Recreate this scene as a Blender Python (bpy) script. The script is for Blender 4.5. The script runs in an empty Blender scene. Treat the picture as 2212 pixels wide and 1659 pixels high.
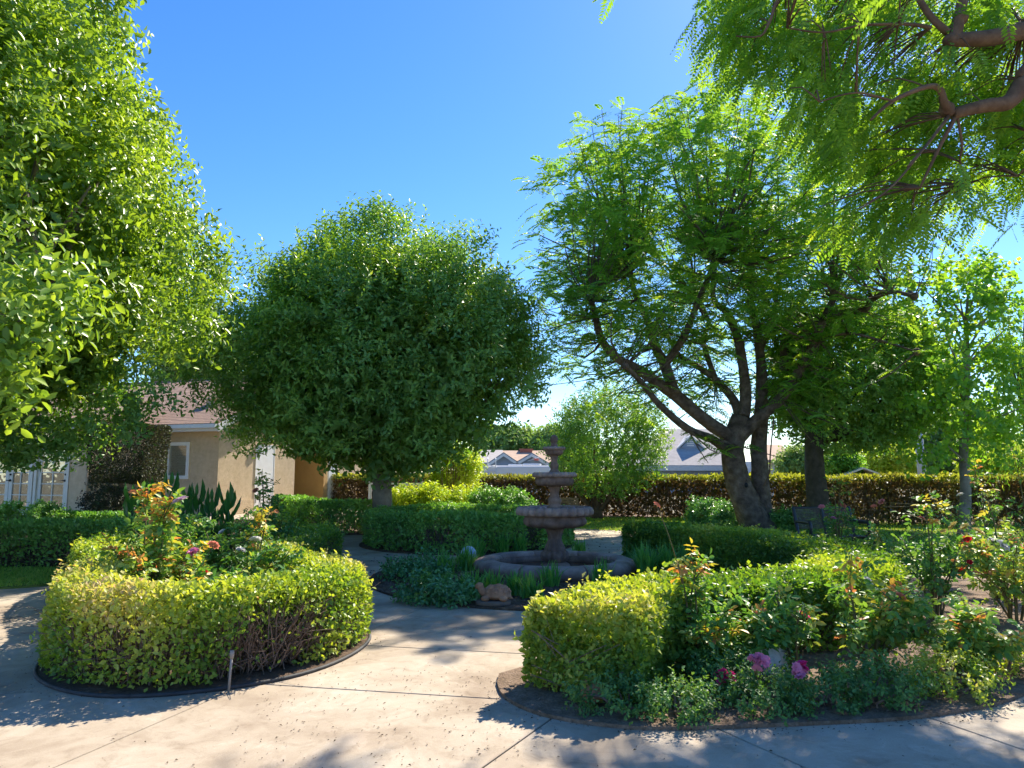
import bpy, math, random
import numpy as np
from mathutils import Vector, Matrix

# ---------------------------------------------------------------- camera, sky, sun, exposure
scene = bpy.context.scene
F, CX, CY, CAMH = 1600.0, 1106.0, 829.5, 1.4        # focal length and centre in photo units (2212 wide)
TH = math.atan(191 / 1600)                           # camera tilted up a little
cam = bpy.data.cameras.new('camera'); camo = bpy.data.objects.new('camera', cam)
scene.collection.objects.link(camo); scene.camera = camo
cam.sensor_width = 36; cam.lens = F / 2212 * 36; cam.clip_end = 5000; cam.clip_start = 0.05
camo.location = (0, 0, CAMH); camo.rotation_euler = (math.pi / 2 + TH, 0, 0)

SUN = Vector((0.56, 0.92, 1.0)).normalized()         # direction towards the sun
SUN_EL = math.asin(SUN.z); SUN_AZ = math.atan2(SUN.x, SUN.y)
world = bpy.data.worlds.new('World'); scene.world = world; world.use_nodes = True
wn = world.node_tree.nodes; wl = world.node_tree.links
bg = wn['Background']; sky = wn.new('ShaderNodeTexSky'); sky.sky_type = 'NISHITA'
sky.sun_disc = False; sky.sun_elevation = SUN_EL; sky.sun_rotation = SUN_AZ
sky.air_density = 1.0; sky.dust_density = 0.15; sky.ozone_density = 5.0; sky.altitude = 50
hs = wn.new('ShaderNodeHueSaturation'); hs.inputs['Saturation'].default_value = 1.24; hs.inputs['Value'].default_value = 1.0; hs.inputs['Hue'].default_value = .508
wl.new(sky.outputs[0], hs.inputs['Color']); wl.new(hs.outputs[0], bg.inputs[0]); bg.inputs[1].default_value = 0.08
sl = bpy.data.lights.new('sun', 'SUN'); slo = bpy.data.objects.new('sun', sl); scene.collection.objects.link(slo)
sl.energy = 3.6; sl.angle = math.radians(0.53); sl.color = (1.0, 0.91, 0.76)
slo.rotation_euler = SUN.to_track_quat('Z', 'Y').to_euler(); slo.location = (0, 0, 30)
vs = scene.view_settings; vs.view_transform = 'Standard'; vs.look = 'None'; vs.exposure = 1.6; vs.gamma = 1
vs.use_curve_mapping = False
scene.cycles.max_bounces = 6; scene.cycles.diffuse_bounces = 3; scene.cycles.transmission_bounces = 4
scene.cycles.transparent_max_bounces = 6; scene.cycles.use_denoising = True
scene.cycles.sample_clamp_indirect = 6.0; scene.cycles.adaptive_threshold = 0.02

# ---------------------------------------------------------------- helpers
COL = scene.collection
RNG = np.random.default_rng(11); random.seed(5)
def ray(x, y):
    u = (x - CX) / F; v = (CY - y) / F
    return Vector((u, math.cos(TH) - v * math.sin(TH), math.sin(TH) + v * math.cos(TH)))
def G(x, y, z=0.0):                                  # the ground point seen at a photo position
    d = ray(x, y); t = (z - CAMH) / d.z
    return Vector((d.x * t, d.y * t, z))
def P(x, y, Y):                                      # the point at distance Y seen at a photo position
    d = ray(x, y); t = Y / d.y
    return Vector((d.x * t, Y, CAMH + d.z * t))
def tag(o, label=None, cat=None, group=None, kind=None):
    if label: o['label'] = label
    if cat: o['category'] = cat
    if group: o['group'] = group
    if kind: o['kind'] = kind
    return o
def thing(name, label, cat, loc=(0, 0, 0), rz=0.0, group=None):
    o = bpy.data.objects.new(name, None); COL.objects.link(o)
    o.location = loc; o.rotation_euler = (0, 0, rz); o.empty_display_size = 0.1
    return tag(o, label, cat, group)
def add(name, me, parent=None, loc=None, world_mesh=False, rot=None, scale=None):
    o = bpy.data.objects.new(name, me); COL.objects.link(o)
    if parent is not None:
        o.parent = parent
        if world_mesh:                               # mesh is in world coordinates, parent chain unrotated
            off = Vector((0, 0, 0)); p = parent
            while p is not None: off += p.location; p = p.parent
            o.location = -off
    if loc is not None: o.location = loc
    if rot is not None: o.rotation_euler = rot
    if scale is not None: o.scale = scale
    return o
def nrm(a): return a / np.maximum(np.linalg.norm(a, axis=-1, keepdims=True), 1e-9)
def rand_dirs(n, rng): return nrm(rng.normal(size=(n, 3)))
class Noise:                                         # cheap smooth noise: a sum of plane waves
    def __init__(s, seed, freq, k=9):
        r = np.random.default_rng(seed); s.k = r.normal(size=(k, 3)) * freq; s.p = r.uniform(0, 6.28, k); s.n = k
    def __call__(s, p): return np.sin(p @ s.k.T + s.p).sum(-1) / math.sqrt(s.n / 2) / 1.6

def raw_mesh(name, co, idx, nper, mat, rnd=None, smooth=False):
    me = bpy.data.meshes.new(name); co = np.ascontiguousarray(co, dtype=np.float32)
    idx = np.ascontiguousarray(idx, dtype=np.int32); nf = len(idx) // nper
    me.vertices.add(len(co)); me.vertices.foreach_set('co', co.ravel())
    me.loops.add(len(idx)); me.loops.foreach_set('vertex_index', idx)
    me.polygons.add(nf); me.polygons.foreach_set('loop_start', np.arange(0, nf * nper, nper, dtype=np.int32))
    if smooth: me.polygons.foreach_set('use_smooth', np.ones(nf, dtype=bool))
    me.update(calc_edges=True)
    if mat is not None: me.materials.append(mat)
    if rnd is not None:
        me.attributes.new('rnd', 'FLOAT', 'FACE').data.foreach_set('value', np.ascontiguousarray(rnd, dtype=np.float32))
    return me

def leaf_mesh(name, p, d, n, L, W, mat, rnd, fold=0.18, detail=False, droop=0.0):
    """one leaf per row: base p, axis d, face normal n, length L, width W"""
    N = len(p); L = np.broadcast_to(np.asarray(L, float), (N,))[:, None]; W = np.broadcast_to(np.asarray(W, float), (N,))[:, None]
    d = nrm(d); s = nrm(np.cross(n, d)); u = np.cross(d, s)
    tip = p + d * L - u * L * droop
    if not detail:
        a = p + d * L * 0.45 + s * W * 0.5 + u * W * fold
        b = p + d * L * 0.45 - s * W * 0.5 + u * W * fold
        co = np.stack([p, a, tip, b], 1).reshape(-1, 3)
        base = (np.arange(N) * 4)[:, None]
        idx = (base + np.array([[0, 1, 2, 0, 2, 3]])).ravel()
        return raw_mesh(name, co, idx, 3, mat, np.repeat(rnd, 2))
    a1 = p + d * L * 0.28 + s * W * 0.42 + u * W * fold; a2 = p + d * L * 0.66 + s * W * 0.44 + u * W * fold - u * L * droop * .4
    b1 = p + d * L * 0.28 - s * W * 0.42 + u * W * fold; b2 = p + d * L * 0.66 - s * W * 0.44 + u * W * fold - u * L * droop * .4
    co = np.stack([p, a1, a2, tip, b2, b1], 1).reshape(-1, 3)
    base = (np.arange(N) * 6)[:, None]
    idx = (base + np.array([[0, 1, 2, 3, 0, 3, 4, 5]])).ravel()
    return raw_mesh(name, co, idx, 4, mat, np.repeat(rnd, 2))

def twig_mesh(name, a, b, ra, rb, mat):
    """three-sided tapering twigs from points a to points b"""
    N = len(a); d = nrm(b - a); h = np.where(np.abs(d[:, 2:3]) > .9, np.array([[1., 0, 0]]), np.array([[0, 0, 1.]]))
    s = nrm(np.cross(d, h)); u = np.cross(d, s)
    ra = np.broadcast_to(np.asarray(ra, float), (N,))[:, None]; rb = np.broadcast_to(np.asarray(rb, float), (N,))[:, None]
    rows = []
    for e, r in ((a, ra), (b, rb)):
        for k in range(3):
            t = 2 * math.pi * k / 3; rows.append(e + (s * math.cos(t) + u * math.sin(t)) * r)
    co = np.stack(rows, 1).reshape(-1, 3); base = (np.arange(N) * 6)[:, None]
    idx = (base + np.array([[0, 1, 4, 3, 1, 2, 5, 4, 2, 0, 3, 5]])).ravel()
    return raw_mesh(name, co, idx, 4, mat, smooth=True)

class MB:
    """collects solid shapes, links them as one mesh object"""
    def __init__(s): s.v = []; s.f = []; s.sm = []
    def box(s, x0, x1, y0, y1, z0, z1, M=None):
        i = len(s.v)
        c = [(x0, y0, z0), (x1, y0, z0), (x1, y1, z0), (x0, y1, z0), (x0, y0, z1), (x1, y0, z1), (x1, y1, z1), (x0, y1, z1)]
        s.v += [tuple(M @ Vector(q)) for q in c] if M is not None else c
        for q in ((0, 3, 2, 1), (4, 5, 6, 7), (0, 1, 5, 4), (1, 2, 6, 5), (2, 3, 7, 6), (3, 0, 4, 7)):
            s.f.append(tuple(i + k for k in q)); s.sm.append(False)
        return s
    def prism(s, poly, z0, z1):                     # vertical prism over a counter-clockwise polygon
        i = len(s.v); n = len(poly)
        s.v += [(p[0], p[1], z0) for p in poly] + [(p[0], p[1], z1) for p in poly]
        s.f.append(tuple(i + k for k in reversed(range(n)))); s.f.append(tuple(i + n + k for k in range(n))); s.sm += [False] * 2
        for k in range(n):
            s.f.append((i + k, i + (k + 1) % n, i + n + (k + 1) % n, i + n + k)); s.sm.append(False)
        return s
    def extrude(s, pts, vec):                        # any planar polygon pushed along vec
        i = len(s.v); n = len(pts); vec = Vector(vec)
        s.v += [tuple(p) for p in pts] + [tuple(Vector(p) + vec) for p in pts]
        s.f.append(tuple(i + k for k in reversed(range(n)))); s.f.append(tuple(i + n + k for k in range(n))); s.sm += [False] * 2
        for k in range(n):
            s.f.append((i + k, i + (k + 1) % n, i + n + (k + 1) % n, i + n + k)); s.sm.append(False)
        return s
    def tube(s, pts, rad, n=8, sub=1, wob=0.0):
        pts = [Vector(p) for p in pts]; rad = list(rad) if hasattr(rad, '__len__') else [rad] * len(pts)
        if sub > 1 and len(pts) > 2:
            np_, nr = [], []
            for k in range(len(pts) - 1):
                p0 = pts[max(k - 1, 0)]; p1 = pts[k]; p2 = pts[k + 1]; p3 = pts[min(k + 2, len(pts) - 1)]
                for j in range(sub):
                    t = j / sub
                    np_.append(0.5 * ((2 * p1) + (p2 - p0) * t + (2 * p0 - 5 * p1 + 4 * p2 - p3) * t * t + (3 * p1 - p0 - 3 * p2 + p3) * t ** 3))
                    nr.append(rad[k] * (1 - t) + rad[k + 1] * t)
            pts = np_ + [pts[-1]]; rad = nr + [rad[-1]]
        i = len(s.v); prev = None
        for k, p in enumerate(pts):
            t = (pts[min(k + 1, len(pts) - 1)] - pts[max(k - 1, 0)]).normalized()
            if prev is None:
                h = Vector((1, 0, 0)) if abs(t.x) < .8 else Vector((0, 1, 0)); a = t.cross(h).normalized()
            else:
                a = (prev - t * prev.dot(t)).normalized()
            prev = a; b = t.cross(a)
            for j in range(n):
                th = 2 * math.pi * j / n; r = rad[k] * (1 + (wob * math.sin(3 * th + k * .9) + wob * .6 * math.sin(5 * th - k * 1.7) if wob else 0))
                s.v.append(tuple(p + (a * math.cos(th) + b * math.sin(th)) * r))
        m = len(pts)
        for k in range(m - 1):
            for j in range(n):
                s.f.append((i + k * n + j, i + k * n + (j + 1) % n, i + (k + 1) * n + (j + 1) % n, i + (k + 1) * n + j)); s.sm.append(True)
        s.f.append(tuple(i + j for j in reversed(range(n)))); s.f.append(tuple(i + (m - 1) * n + j for j in range(n))); s.sm += [False, False]
        return s
    def lathe(s, prof, n=32, flute=None, a0=0.0, a1=2 * math.pi, c=(0, 0, 0), closed_profile=False):
        i = len(s.v); full = abs(a1 - a0 - 2 * math.pi) < 1e-6; cols = n if full else n + 1
        for k, (r, z) in enumerate(prof):
            for j in range(cols):
                th = a0 + (a1 - a0) * j / n; m = flute(th, k, r, z) if flute else 1.0
                s.v.append((c[0] + r * m * math.cos(th), c[1] + r * m * math.sin(th), c[2] + z))
        m = len(prof); last = m if closed_profile else m - 1
        for k in range(last):
            k2 = (k + 1) % m
            for j in range(n):
                j2 = (j + 1) % cols
                s.f.append((i + k * cols + j, i + k * cols + j2, i + k2 * cols + j2, i + k2 * cols + j)); s.sm.append(True)
        if closed_profile and not full:
            s.f.append(tuple(i + k * cols for k in range(m))); s.f.append(tuple(i + k * cols + n for k in reversed(range(m)))); s.sm += [False, False]
        return s
    def ball(s, c, r, n=12, m=8, M=None):
        r = r if hasattr(r, '__len__') else (r, r, r); i = len(s.v); c = Vector(c)
        for k in range(m + 1):
            ph = math.pi * k / m
            for j in range(n):
                th = 2 * math.pi * j / n
                q = Vector((r[0] * math.sin(ph) * math.cos(th), r[1] * math.sin(ph) * math.sin(th), -r[2] * math.cos(ph)))
                s.v.append(tuple(c + (M @ q if M is not None else q)))
        for k in range(m):
            for j in range(n):
                s.f.append((i + k * n + j, i + k * n + (j + 1) % n, i + (k + 1) * n + (j + 1) % n, i + (k + 1) * n + j)); s.sm.append(True)
        return s
    def mesh(s, name, mat):
        me = bpy.data.meshes.new(name); me.from_pydata(s.v, [], s.f); me.update()
        me.polygons.foreach_set('use_smooth', np.array(s.sm, dtype=bool))
        if mat is not None: me.materials.append(mat)
        return me
    def build(s, name, mat, parent=None, **kw): return add(name, s.mesh(name, mat), parent, **kw)
def bevel(o, w, seg=2):
    m = o.modifiers.new('bevel', 'BEVEL'); m.width = w; m.segments = seg; m.limit_method = 'ANGLE'; return o
def structure(name, mb, mat):
    o = mb.build(name, mat); o['kind'] = 'structure'; return o

# ---------------------------------------------------------------- materials
def new_mat(name):
    m = bpy.data.materials.new(name); m.use_nodes = True
    return m, m.node_tree.nodes, m.node_tree.links, m.node_tree.nodes['Principled BSDF']
def ramp(nt, lk, src, stops):
    r = nt.new('ShaderNodeValToRGB'); e = r.color_ramp.elements
    while len(e) < len(stops): e.new(0.5)
    for q, (pos, c) in zip(e, stops): q.position = pos; q.color = (*c, 1)
    lk.new(src, r.inputs[0]); return r
def noise(nt, lk, scale, detail=4, rough=.6, coord='Object', dist=0):
    tc = nt.new('ShaderNodeTexCoord'); n = nt.new('ShaderNodeTexNoise')
    n.inputs['Scale'].default_value = scale; n.inputs['Detail'].default_value = detail; n.inputs['Roughness'].default_value = rough
    n.inputs['Distortion'].default_value = dist
    lk.new(tc.outputs[coord], n.inputs['Vector']); return n
def surf(name, stops, scale=6, rough=.7, bump=.0, bscale=40, detail=5, metal=0, spec=.4, second=None, dist=0, bdist=.02):
    """a solid surface: noise-driven colour between stops, fine relief"""
    m, nt, lk, b = new_mat(name)
    n = noise(nt, lk, scale, detail, dist=dist); r = ramp(nt, lk, n.outputs['Fac'], stops); out = r.outputs[0]
    if second:                                       # (scale, low colour multiplier)
        n2 = noise(nt, lk, second[0], 6, .7); r2 = ramp(nt, lk, n2.outputs['Fac'], [(.35, second[1]), (.6, (1, 1, 1))])
        mx = nt.new('ShaderNodeMix'); mx.data_type = 'RGBA'; mx.blend_type = 'MULTIPLY'; mx.inputs[0].default_value = 1
        lk.new(out, mx.inputs[6]); lk.new(r2.outputs[0], mx.inputs[7]); out = mx.outputs[2]
    lk.new(out, b.inputs['Base Color']); b.inputs['Roughness'].default_value = rough; b.inputs['Metallic'].default_value = metal
    b.inputs['Specular IOR Level'].default_value = spec
    if bump:
        n3 = noise(nt, lk, bscale, 6, .65); bp = nt.new('ShaderNodeBump'); bp.inputs['Strength'].default_value = bump; bp.inputs['Distance'].default_value = bdist
        lk.new(n3.outputs['Fac'], bp.inputs['Height']); lk.new(bp.outputs[0], b.inputs['Normal'])
    return m
GAIN = 2.3
def leafmat(name, cols, tcols, trans=.42, rough=.42, spec=.5, g=1.0):
    """leaf: glossy face plus light passing through; colours picked per leaf"""
    m, nt, lk, b = new_mat(name)
    at = nt.new('ShaderNodeAttribute'); at.attribute_name = 'rnd'
    cols = [tuple(min(v * GAIN * g, .6) for v in c) for c in cols]; tcols = [tuple(min(v * 1.25, .85) for v in c) for c in tcols]; k = len(cols) - 1
    r1 = ramp(nt, lk, at.outputs['Fac'], [(i / k, c) for i, c in enumerate(cols)])
    k = len(tcols) - 1
    r2 = ramp(nt, lk, at.outputs['Fac'], [(i / k, c) for i, c in enumerate(tcols)])
    lk.new(r1.outputs[0], b.inputs['Base Color']); b.inputs['Roughness'].default_value = rough; b.inputs['Specular IOR Level'].default_value = spec
    t = nt.new('ShaderNodeBsdfTranslucent'); lk.new(r2.outputs[0], t.inputs[0])
    mx = nt.new('ShaderNodeMixShader'); mx.inputs[0].default_value = trans
    lk.new(b.outputs[0], mx.inputs[1]); lk.new(t.outputs[0], mx.inputs[2])
    lk.new(mx.outputs[0], nt['Material Output'].inputs[0]); return m

M = {}
M['ficus'] = leafmat('ficus_leaf', [(.04, .08, .016), (.06, .11, .018), (.095, .155, .02), (.15, .21, .028)],
                     [(.13, .24, .012), (.22, .36, .015), (.36, .5, .02), (.55, .64, .03)], .4, .38, .5, 1.08)
M['ficus_dark'] = leafmat('ficus_dark_leaf', [(.035, .08, .028), (.055, .11, .03), (.08, .145, .034), (.12, .19, .04)],
                     [(.09, .22, .02), (.16, .32, .02), (.3, .46, .025), (.55, .66, .04)], .38, .4, .5, 1.45)
M['jaca'] = leafmat('jacaranda_leaf', [(.03, .085, .02), (.045, .12, .025), (.07, .16, .03), (.13, .22, .03)],
                     [(.11, .28, .02), (.2, .4, .02), (.36, .54, .03), (.62, .72, .04)], .46, .5, .35, 1.2)
M['jaca_near'] = leafmat('jacaranda_near_leaf', [(.035, .085, .015), (.05, .12, .02), (.085, .17, .02), (.15, .22, .02)],
                     [(.1, .24, .01), (.2, .38, .015), (.36, .54, .02), (.62, .72, .03)], .48, .5, .35)
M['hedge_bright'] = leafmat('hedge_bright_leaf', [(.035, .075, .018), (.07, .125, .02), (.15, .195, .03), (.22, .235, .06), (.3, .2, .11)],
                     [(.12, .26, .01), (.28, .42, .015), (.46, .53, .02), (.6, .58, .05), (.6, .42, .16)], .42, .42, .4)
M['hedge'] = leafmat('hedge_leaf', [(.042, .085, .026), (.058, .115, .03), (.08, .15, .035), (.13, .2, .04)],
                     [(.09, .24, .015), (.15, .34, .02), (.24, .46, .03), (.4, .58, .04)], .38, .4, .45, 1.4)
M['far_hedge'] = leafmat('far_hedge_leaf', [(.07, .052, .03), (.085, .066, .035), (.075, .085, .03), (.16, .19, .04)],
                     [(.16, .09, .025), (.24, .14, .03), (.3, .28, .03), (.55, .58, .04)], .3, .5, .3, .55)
M['yellow_shrub'] = leafmat('yellow_shrub_leaf', [(.1, .17, .02), (.16, .24, .02), (.24, .3, .03), (.3, .33, .05)],
                     [(.3, .46, .02), (.46, .58, .02), (.62, .66, .03), (.7, .68, .06)], .45, .45, .4)
M['rose_leaf'] = leafmat('rose_leaf', [(.03, .075, .025), (.045, .11, .03), (.075, .16, .035), (.16, .2, .05), (.4, .22, .03), (.36, .1, .04)],
                     [(.07, .19, .02), (.13, .3, .02), (.26, .42, .03), (.5, .5, .04), (.72, .46, .03), (.7, .22, .06)], .38, .46, .35)
M['ground_rose'] = leafmat('ground_rose_leaf', [(.025, .06, .025), (.04, .09, .03), (.06, .13, .035), (.12, .17, .04)],
                     [(.06, .16, .02), (.1, .24, .02), (.2, .36, .03), (.45, .46, .05)], .34, .5, .3)
M['glossy_shrub'] = leafmat('glossy_shrub_leaf', [(.025, .075, .035), (.04, .11, .04), (.06, .15, .05), (.1, .2, .05)],
                     [(.05, .17, .03), (.1, .26, .03), (.18, .38, .04), (.3, .48, .05)], .3, .28, .6)
M['lily'] = leafmat('daylily_leaf', [(.03, .1, .025), (.045, .14, .03), (.07, .18, .04), (.12, .22, .05)],
                     [(.08, .26, .02), (.14, .36, .03), (.24, .48, .04), (.4, .55, .05)], .4, .4, .4)
M['canna'] = leafmat('canna_leaf', [(.02, .075, .025), (.03, .1, .03), (.045, .13, .035)],
                     [(.05, .2, .02), (.08, .28, .02), (.15, .4, .03)], .35, .35, .5)
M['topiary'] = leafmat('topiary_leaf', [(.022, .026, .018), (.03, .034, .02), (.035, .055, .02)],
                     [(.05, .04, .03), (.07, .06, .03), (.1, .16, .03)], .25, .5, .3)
M['maple'] = leafmat('maple_leaf', [(.035, .1, .02), (.055, .14, .02), (.1, .2, .03), (.2, .26, .04)],
                     [(.12, .32, .02), (.22, .45, .02), (.42, .58, .03), (.66, .7, .05)], .46, .42, .4)
M['bg_tree'] = leafmat('distant_leaf', [(.06, .11, .04), (.08, .14, .045), (.12, .18, .05), (.2, .22, .07)],
                     [(.14, .26, .05), (.2, .34, .05), (.32, .42, .06), (.5, .46, .1)], .4, .55, .3)
M['grass'] = leafmat('grass_blade', [(.05, .11, .02), (.08, .16, .025), (.13, .2, .03), (.22, .24, .06)],
                     [(.16, .32, .02), (.26, .42, .02), (.4, .5, .03), (.55, .52, .08)], .42, .45, .4)
M['bark'] = surf('jacaranda_bark', [(.3, (.1, .068, .05)), (.5, (.19, .135, .1)), (.75, (.33, .25, .195))], 7, .9, 1.0, 16, second=(2.2, (.6, .6, .62)), bdist=.06)
M['bark_grey'] = surf('ficus_bark', [(.3, (.2, .17, .14)), (.7, (.33, .29, .25))], 7, .85, .4, 30, second=(2, (.7, .7, .7)))
M['bark_dark'] = surf('dark_bark', [(.3, (.05, .04, .03)), (.7, (.11, .085, .065))], 8, .9, .7, 26)
M['bark_warm'] = surf('near_limb_bark', [(.3, (.13, .075, .05)), (.7, (.25, .155, .105))], 7, .85, .6, 30, second=(3, (.6, .55, .5)))
M['twig'] = surf('twig_bark', [(.3, (.12, .08, .06)), (.7, (.27, .2, .16))], 30, .9)
M['cane'] = surf('rose_cane', [(.3, (.08, .1, .03)), (.7, (.2, .13, .06))], 20, .7)
M['stucco'] = surf('beige_stucco', [(.3, (.55, .42, .265)), (.7, (.64, .5, .33))], 3, .92, .7, 34, spec=.2, second=(9, (.86, .85, .84)))
M['stucco_bounce'] = surf('bounce_lit_stucco', [(.3, (.56, .34, .13)), (.7, (.62, .39, .16))], 3, .92, .5, 34, spec=.2)  # alcove stucco with the warm bounced light put into its colour
M['white_paint'] = surf('white_paint', [(.3, (.72, .7, .66)), (.7, (.8, .79, .76))], 5, .5, .06, 60)
M['cream_paint'] = surf('cream_paint', [(.3, (.62, .58, .48)), (.7, (.7, .66, .56))], 5, .5, .06, 60)
M['tan_paint'] = surf('tan_paint', [(.3, (.4, .29, .17)), (.7, (.46, .34, .21))], 8, .6)
M['trim_grey'] = surf('weathered_white_trim', [(.3, (.6, .59, .56)), (.7, (.68, .67, .64))], 6, .6)
M['metal_dark'] = surf('dark_metal', [(.3, (.015, .014, .014)), (.7, (.03, .028, .028))], 10, .45, metal=.4)
M['iron'] = surf('black_coated_steel', [(.3, (.02, .02, .022)), (.7, (.035, .035, .038))], 10, .38, spec=.6)
M['shingle'] = surf('brown_shingle', [(.25, (.27, .175, .13)), (.5, (.37, .25, .185)), (.75, (.48, .34, .26))], 2.6, .95, .3, 90, spec=.15)
M['shingle_grey'] = surf('grey_shingle', [(.3, (.36, .33, .31)), (.7, (.46, .43, .4))], 3, .95, .3, 10, spec=.15)
M['roof_tan'] = surf('tan_roof', [(.3, (.42, .3, .22)), (.7, (.52, .38, .28))], 2, .95, spec=.15)
M['brick'] = surf('red_brick', [(.3, (.3, .1, .07)), (.7, (.4, .16, .11))], 6, .9)
M['blue_wall'] = surf('blue_grey_siding', [(.3, (.3, .36, .46)), (.7, (.34, .4, .5))], 2, .8)
M['wood'] = surf('weathered_wood', [(.3, (.2, .12, .06)), (.7, (.36, .23, .12))], 9, .8, .3, 40)
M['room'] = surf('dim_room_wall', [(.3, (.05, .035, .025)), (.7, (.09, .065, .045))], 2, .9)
M['redwood'] = surf('redwood_beam', [(.3, (.22, .1, .07)), (.7, (.3, .15, .1))], 6, .85)
M['stone'] = surf('cast_stone', [(.28, (.17, .098, .072)), (.5, (.27, .165, .125)), (.75, (.4, .26, .2))], 5, .75, .35, 45, second=(3.5, (.5, .5, .52)))
M['stone_rim'] = surf('cast_stone_rim', [(.28, (.3, .185, .145)), (.5, (.42, .275, .22)), (.75, (.54, .38, .31))], 4, .72, .35, 45, second=(3.5, (.6, .6, .62)))  # lighter copy of the stone, light on the rims put into the colour
M['rock'] = surf('white_rock', [(.3, (.62, .57, .5)), (.55, (.8, .76, .69)), (.8, (.86, .83, .78))], 5, .9, .8, 16, second=(11, (.8, .78, .74)))
M['terracotta'] = surf('terracotta', [(.3, (.42, .19, .1)), (.7, (.58, .3, .17))], 8, .85, .3, 30, second=(4, (.75, .72, .7)))
M['plate'] = surf('stone_plate', [(.3, (.17, .12, .09)), (.7, (.26, .19, .14))], 8, .9, .4, 30)
M['rubber'] = surf('black_edging', [(.3, (.025, .025, .027)), (.7, (.06, .06, .062))], 12, .7, .2, 40)
M['pvc'] = surf('grey_pvc', [(.3, (.2, .18, .16)), (.7, (.3, .28, .26))], 12, .6)
M['hose'] = surf('brown_hose', [(.3, (.16, .07, .05)), (.7, (.22, .1, .07))], 12, .6)
M['soil'] = surf('garden_soil', [(.3, (.09, .06, .04)), (.55, (.16, .11, .078)), (.75, (.25, .18, .13))], 9, .95, 1.0, 45, spec=.15, second=(55, (.6, .58, .55)))
M['dry_soil'] = surf('dry_soil', [(.3, (.17, .12, .08)), (.55, (.28, .2, .145)), (.75, (.38, .29, .21))], 7, .95, 1.0, 40, spec=.15, second=(50, (.6, .58, .55)))
M['chip'] = surf('bark_chip', [(.3, (.08, .055, .04)), (.7, (.24, .18, .13))], 3, .9)
M['litter'] = surf('fallen_litter', [(.3, (.03, .02, .012)), (.7, (.11, .07, .035))], 2, .9)
M['turf'] = surf('turf', [(.3, (.09, .13, .03)), (.5, (.15, .2, .04)), (.75, (.26, .28, .08))], 6, .95, .8, 60, spec=.15, second=(1.2, (.75, .8, .7)))
M['earth'] = surf('open_ground', [(.3, (.1, .1, .05)), (.7, (.2, .17, .11))], .3, .95)
M['rv'] = surf('white_gelcoat', [(.3, (.74, .73, .7)), (.7, (.8, .79, .77))], 2, .4)
M['globe'] = surf('pale_blue_glaze', [(.35, (.25, .38, .55)), (.6, (.62, .68, .74))], 9, .15, spec=.6)
M['pole'] = surf('pale_conduit', [(.3, (.5, .47, .44)), (.7, (.6, .57, .53))], 3, .7)
for k, a, b_ in (('pink', (.85, .2, .42), (.9, .42, .55)), ('magenta', (.85, .02, .22), (.9, .08, .34)), ('lavender', (.66, .42, .6), (.76, .58, .7)),
                 ('red', (.55, .008, .02), (.7, .02, .04)), ('yellow', (.75, .6, .16), (.8, .7, .3)), ('white', (.76, .74, .72), (.82, .8, .78)),
                 ('coral', (.72, .2, .16), (.8, .34, .26))):
    m, nt, lk, b = new_mat('petal_' + k); n = noise(nt, lk, 30, 3); r = ramp(nt, lk, n.outputs['Fac'], [(.35, a), (.65, b_)])
    lk.new(r.outputs[0], b.inputs['Base Color']); b.inputs['Roughness'].default_value = .6
    t = nt.new('ShaderNodeBsdfTranslucent'); lk.new(r.outputs[0], t.inputs[0]); mx = nt.new('ShaderNodeMixShader'); mx.inputs[0].default_value = .35
    lk.new(b.outputs[0], mx.inputs[1]); lk.new(t.outputs[0], mx.inputs[2]); lk.new(mx.outputs[0], nt['Material Output'].inputs[0]); M['petal_' + k] = m
def glassmat():
    m, nt, lk, b = new_mat('window_glass'); nt.remove(b)
    n = noise(nt, lk, 2.2, 2, .5); bp = nt.new('ShaderNodeBump'); bp.inputs['Strength'].default_value = .25; bp.inputs['Distance'].default_value = .04
    lk.new(n.outputs['Fac'], bp.inputs['Height']); t = nt.new('ShaderNodeBsdfTransparent'); t.inputs[0].default_value = (.8, .82, .8, 1)
    g = nt.new('ShaderNodeBsdfGlossy'); g.inputs['Roughness'].default_value = .03; lk.new(bp.outputs[0], g.inputs['Normal'])
    lw = nt.new('ShaderNodeLayerWeight'); lw.inputs[0].default_value = .5; pw = nt.new('ShaderNodeMapRange'); pw.inputs['From Min'].default_value = 0; pw.inputs['To Min'].default_value = .1; pw.inputs['To Max'].default_value = .7; lk.new(lw.outputs['Facing'], pw.inputs['Value'])
    mx = nt.new('ShaderNodeMixShader'); lk.new(pw.outputs[0], mx.inputs[0]); lk.new(t.outputs[0], mx.inputs[1]); lk.new(g.outputs[0], mx.inputs[2])
    lk.new(mx.outputs[0], nt['Material Output'].inputs[0]); return m
M['glass'] = glassmat()
def watermat():
    m, nt, lk, b = new_mat('still_water'); n = noise(nt, lk, 3, 4); r = ramp(nt, lk, n.outputs['Fac'], [(.3, (.035, .016, .01)), (.7, (.09, .045, .03))])
    lk.new(r.outputs[0], b.inputs['Base Color']); b.inputs['Roughness'].default_value = .06
    n2 = noise(nt, lk, 14, 2); bp = nt.new('ShaderNodeBump'); bp.inputs['Strength'].default_value = .08; lk.new(n2.outputs['Fac'], bp.inputs['Height']); lk.new(bp.outputs[0], b.inputs['Normal']); return m
M['water'] = watermat()
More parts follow.
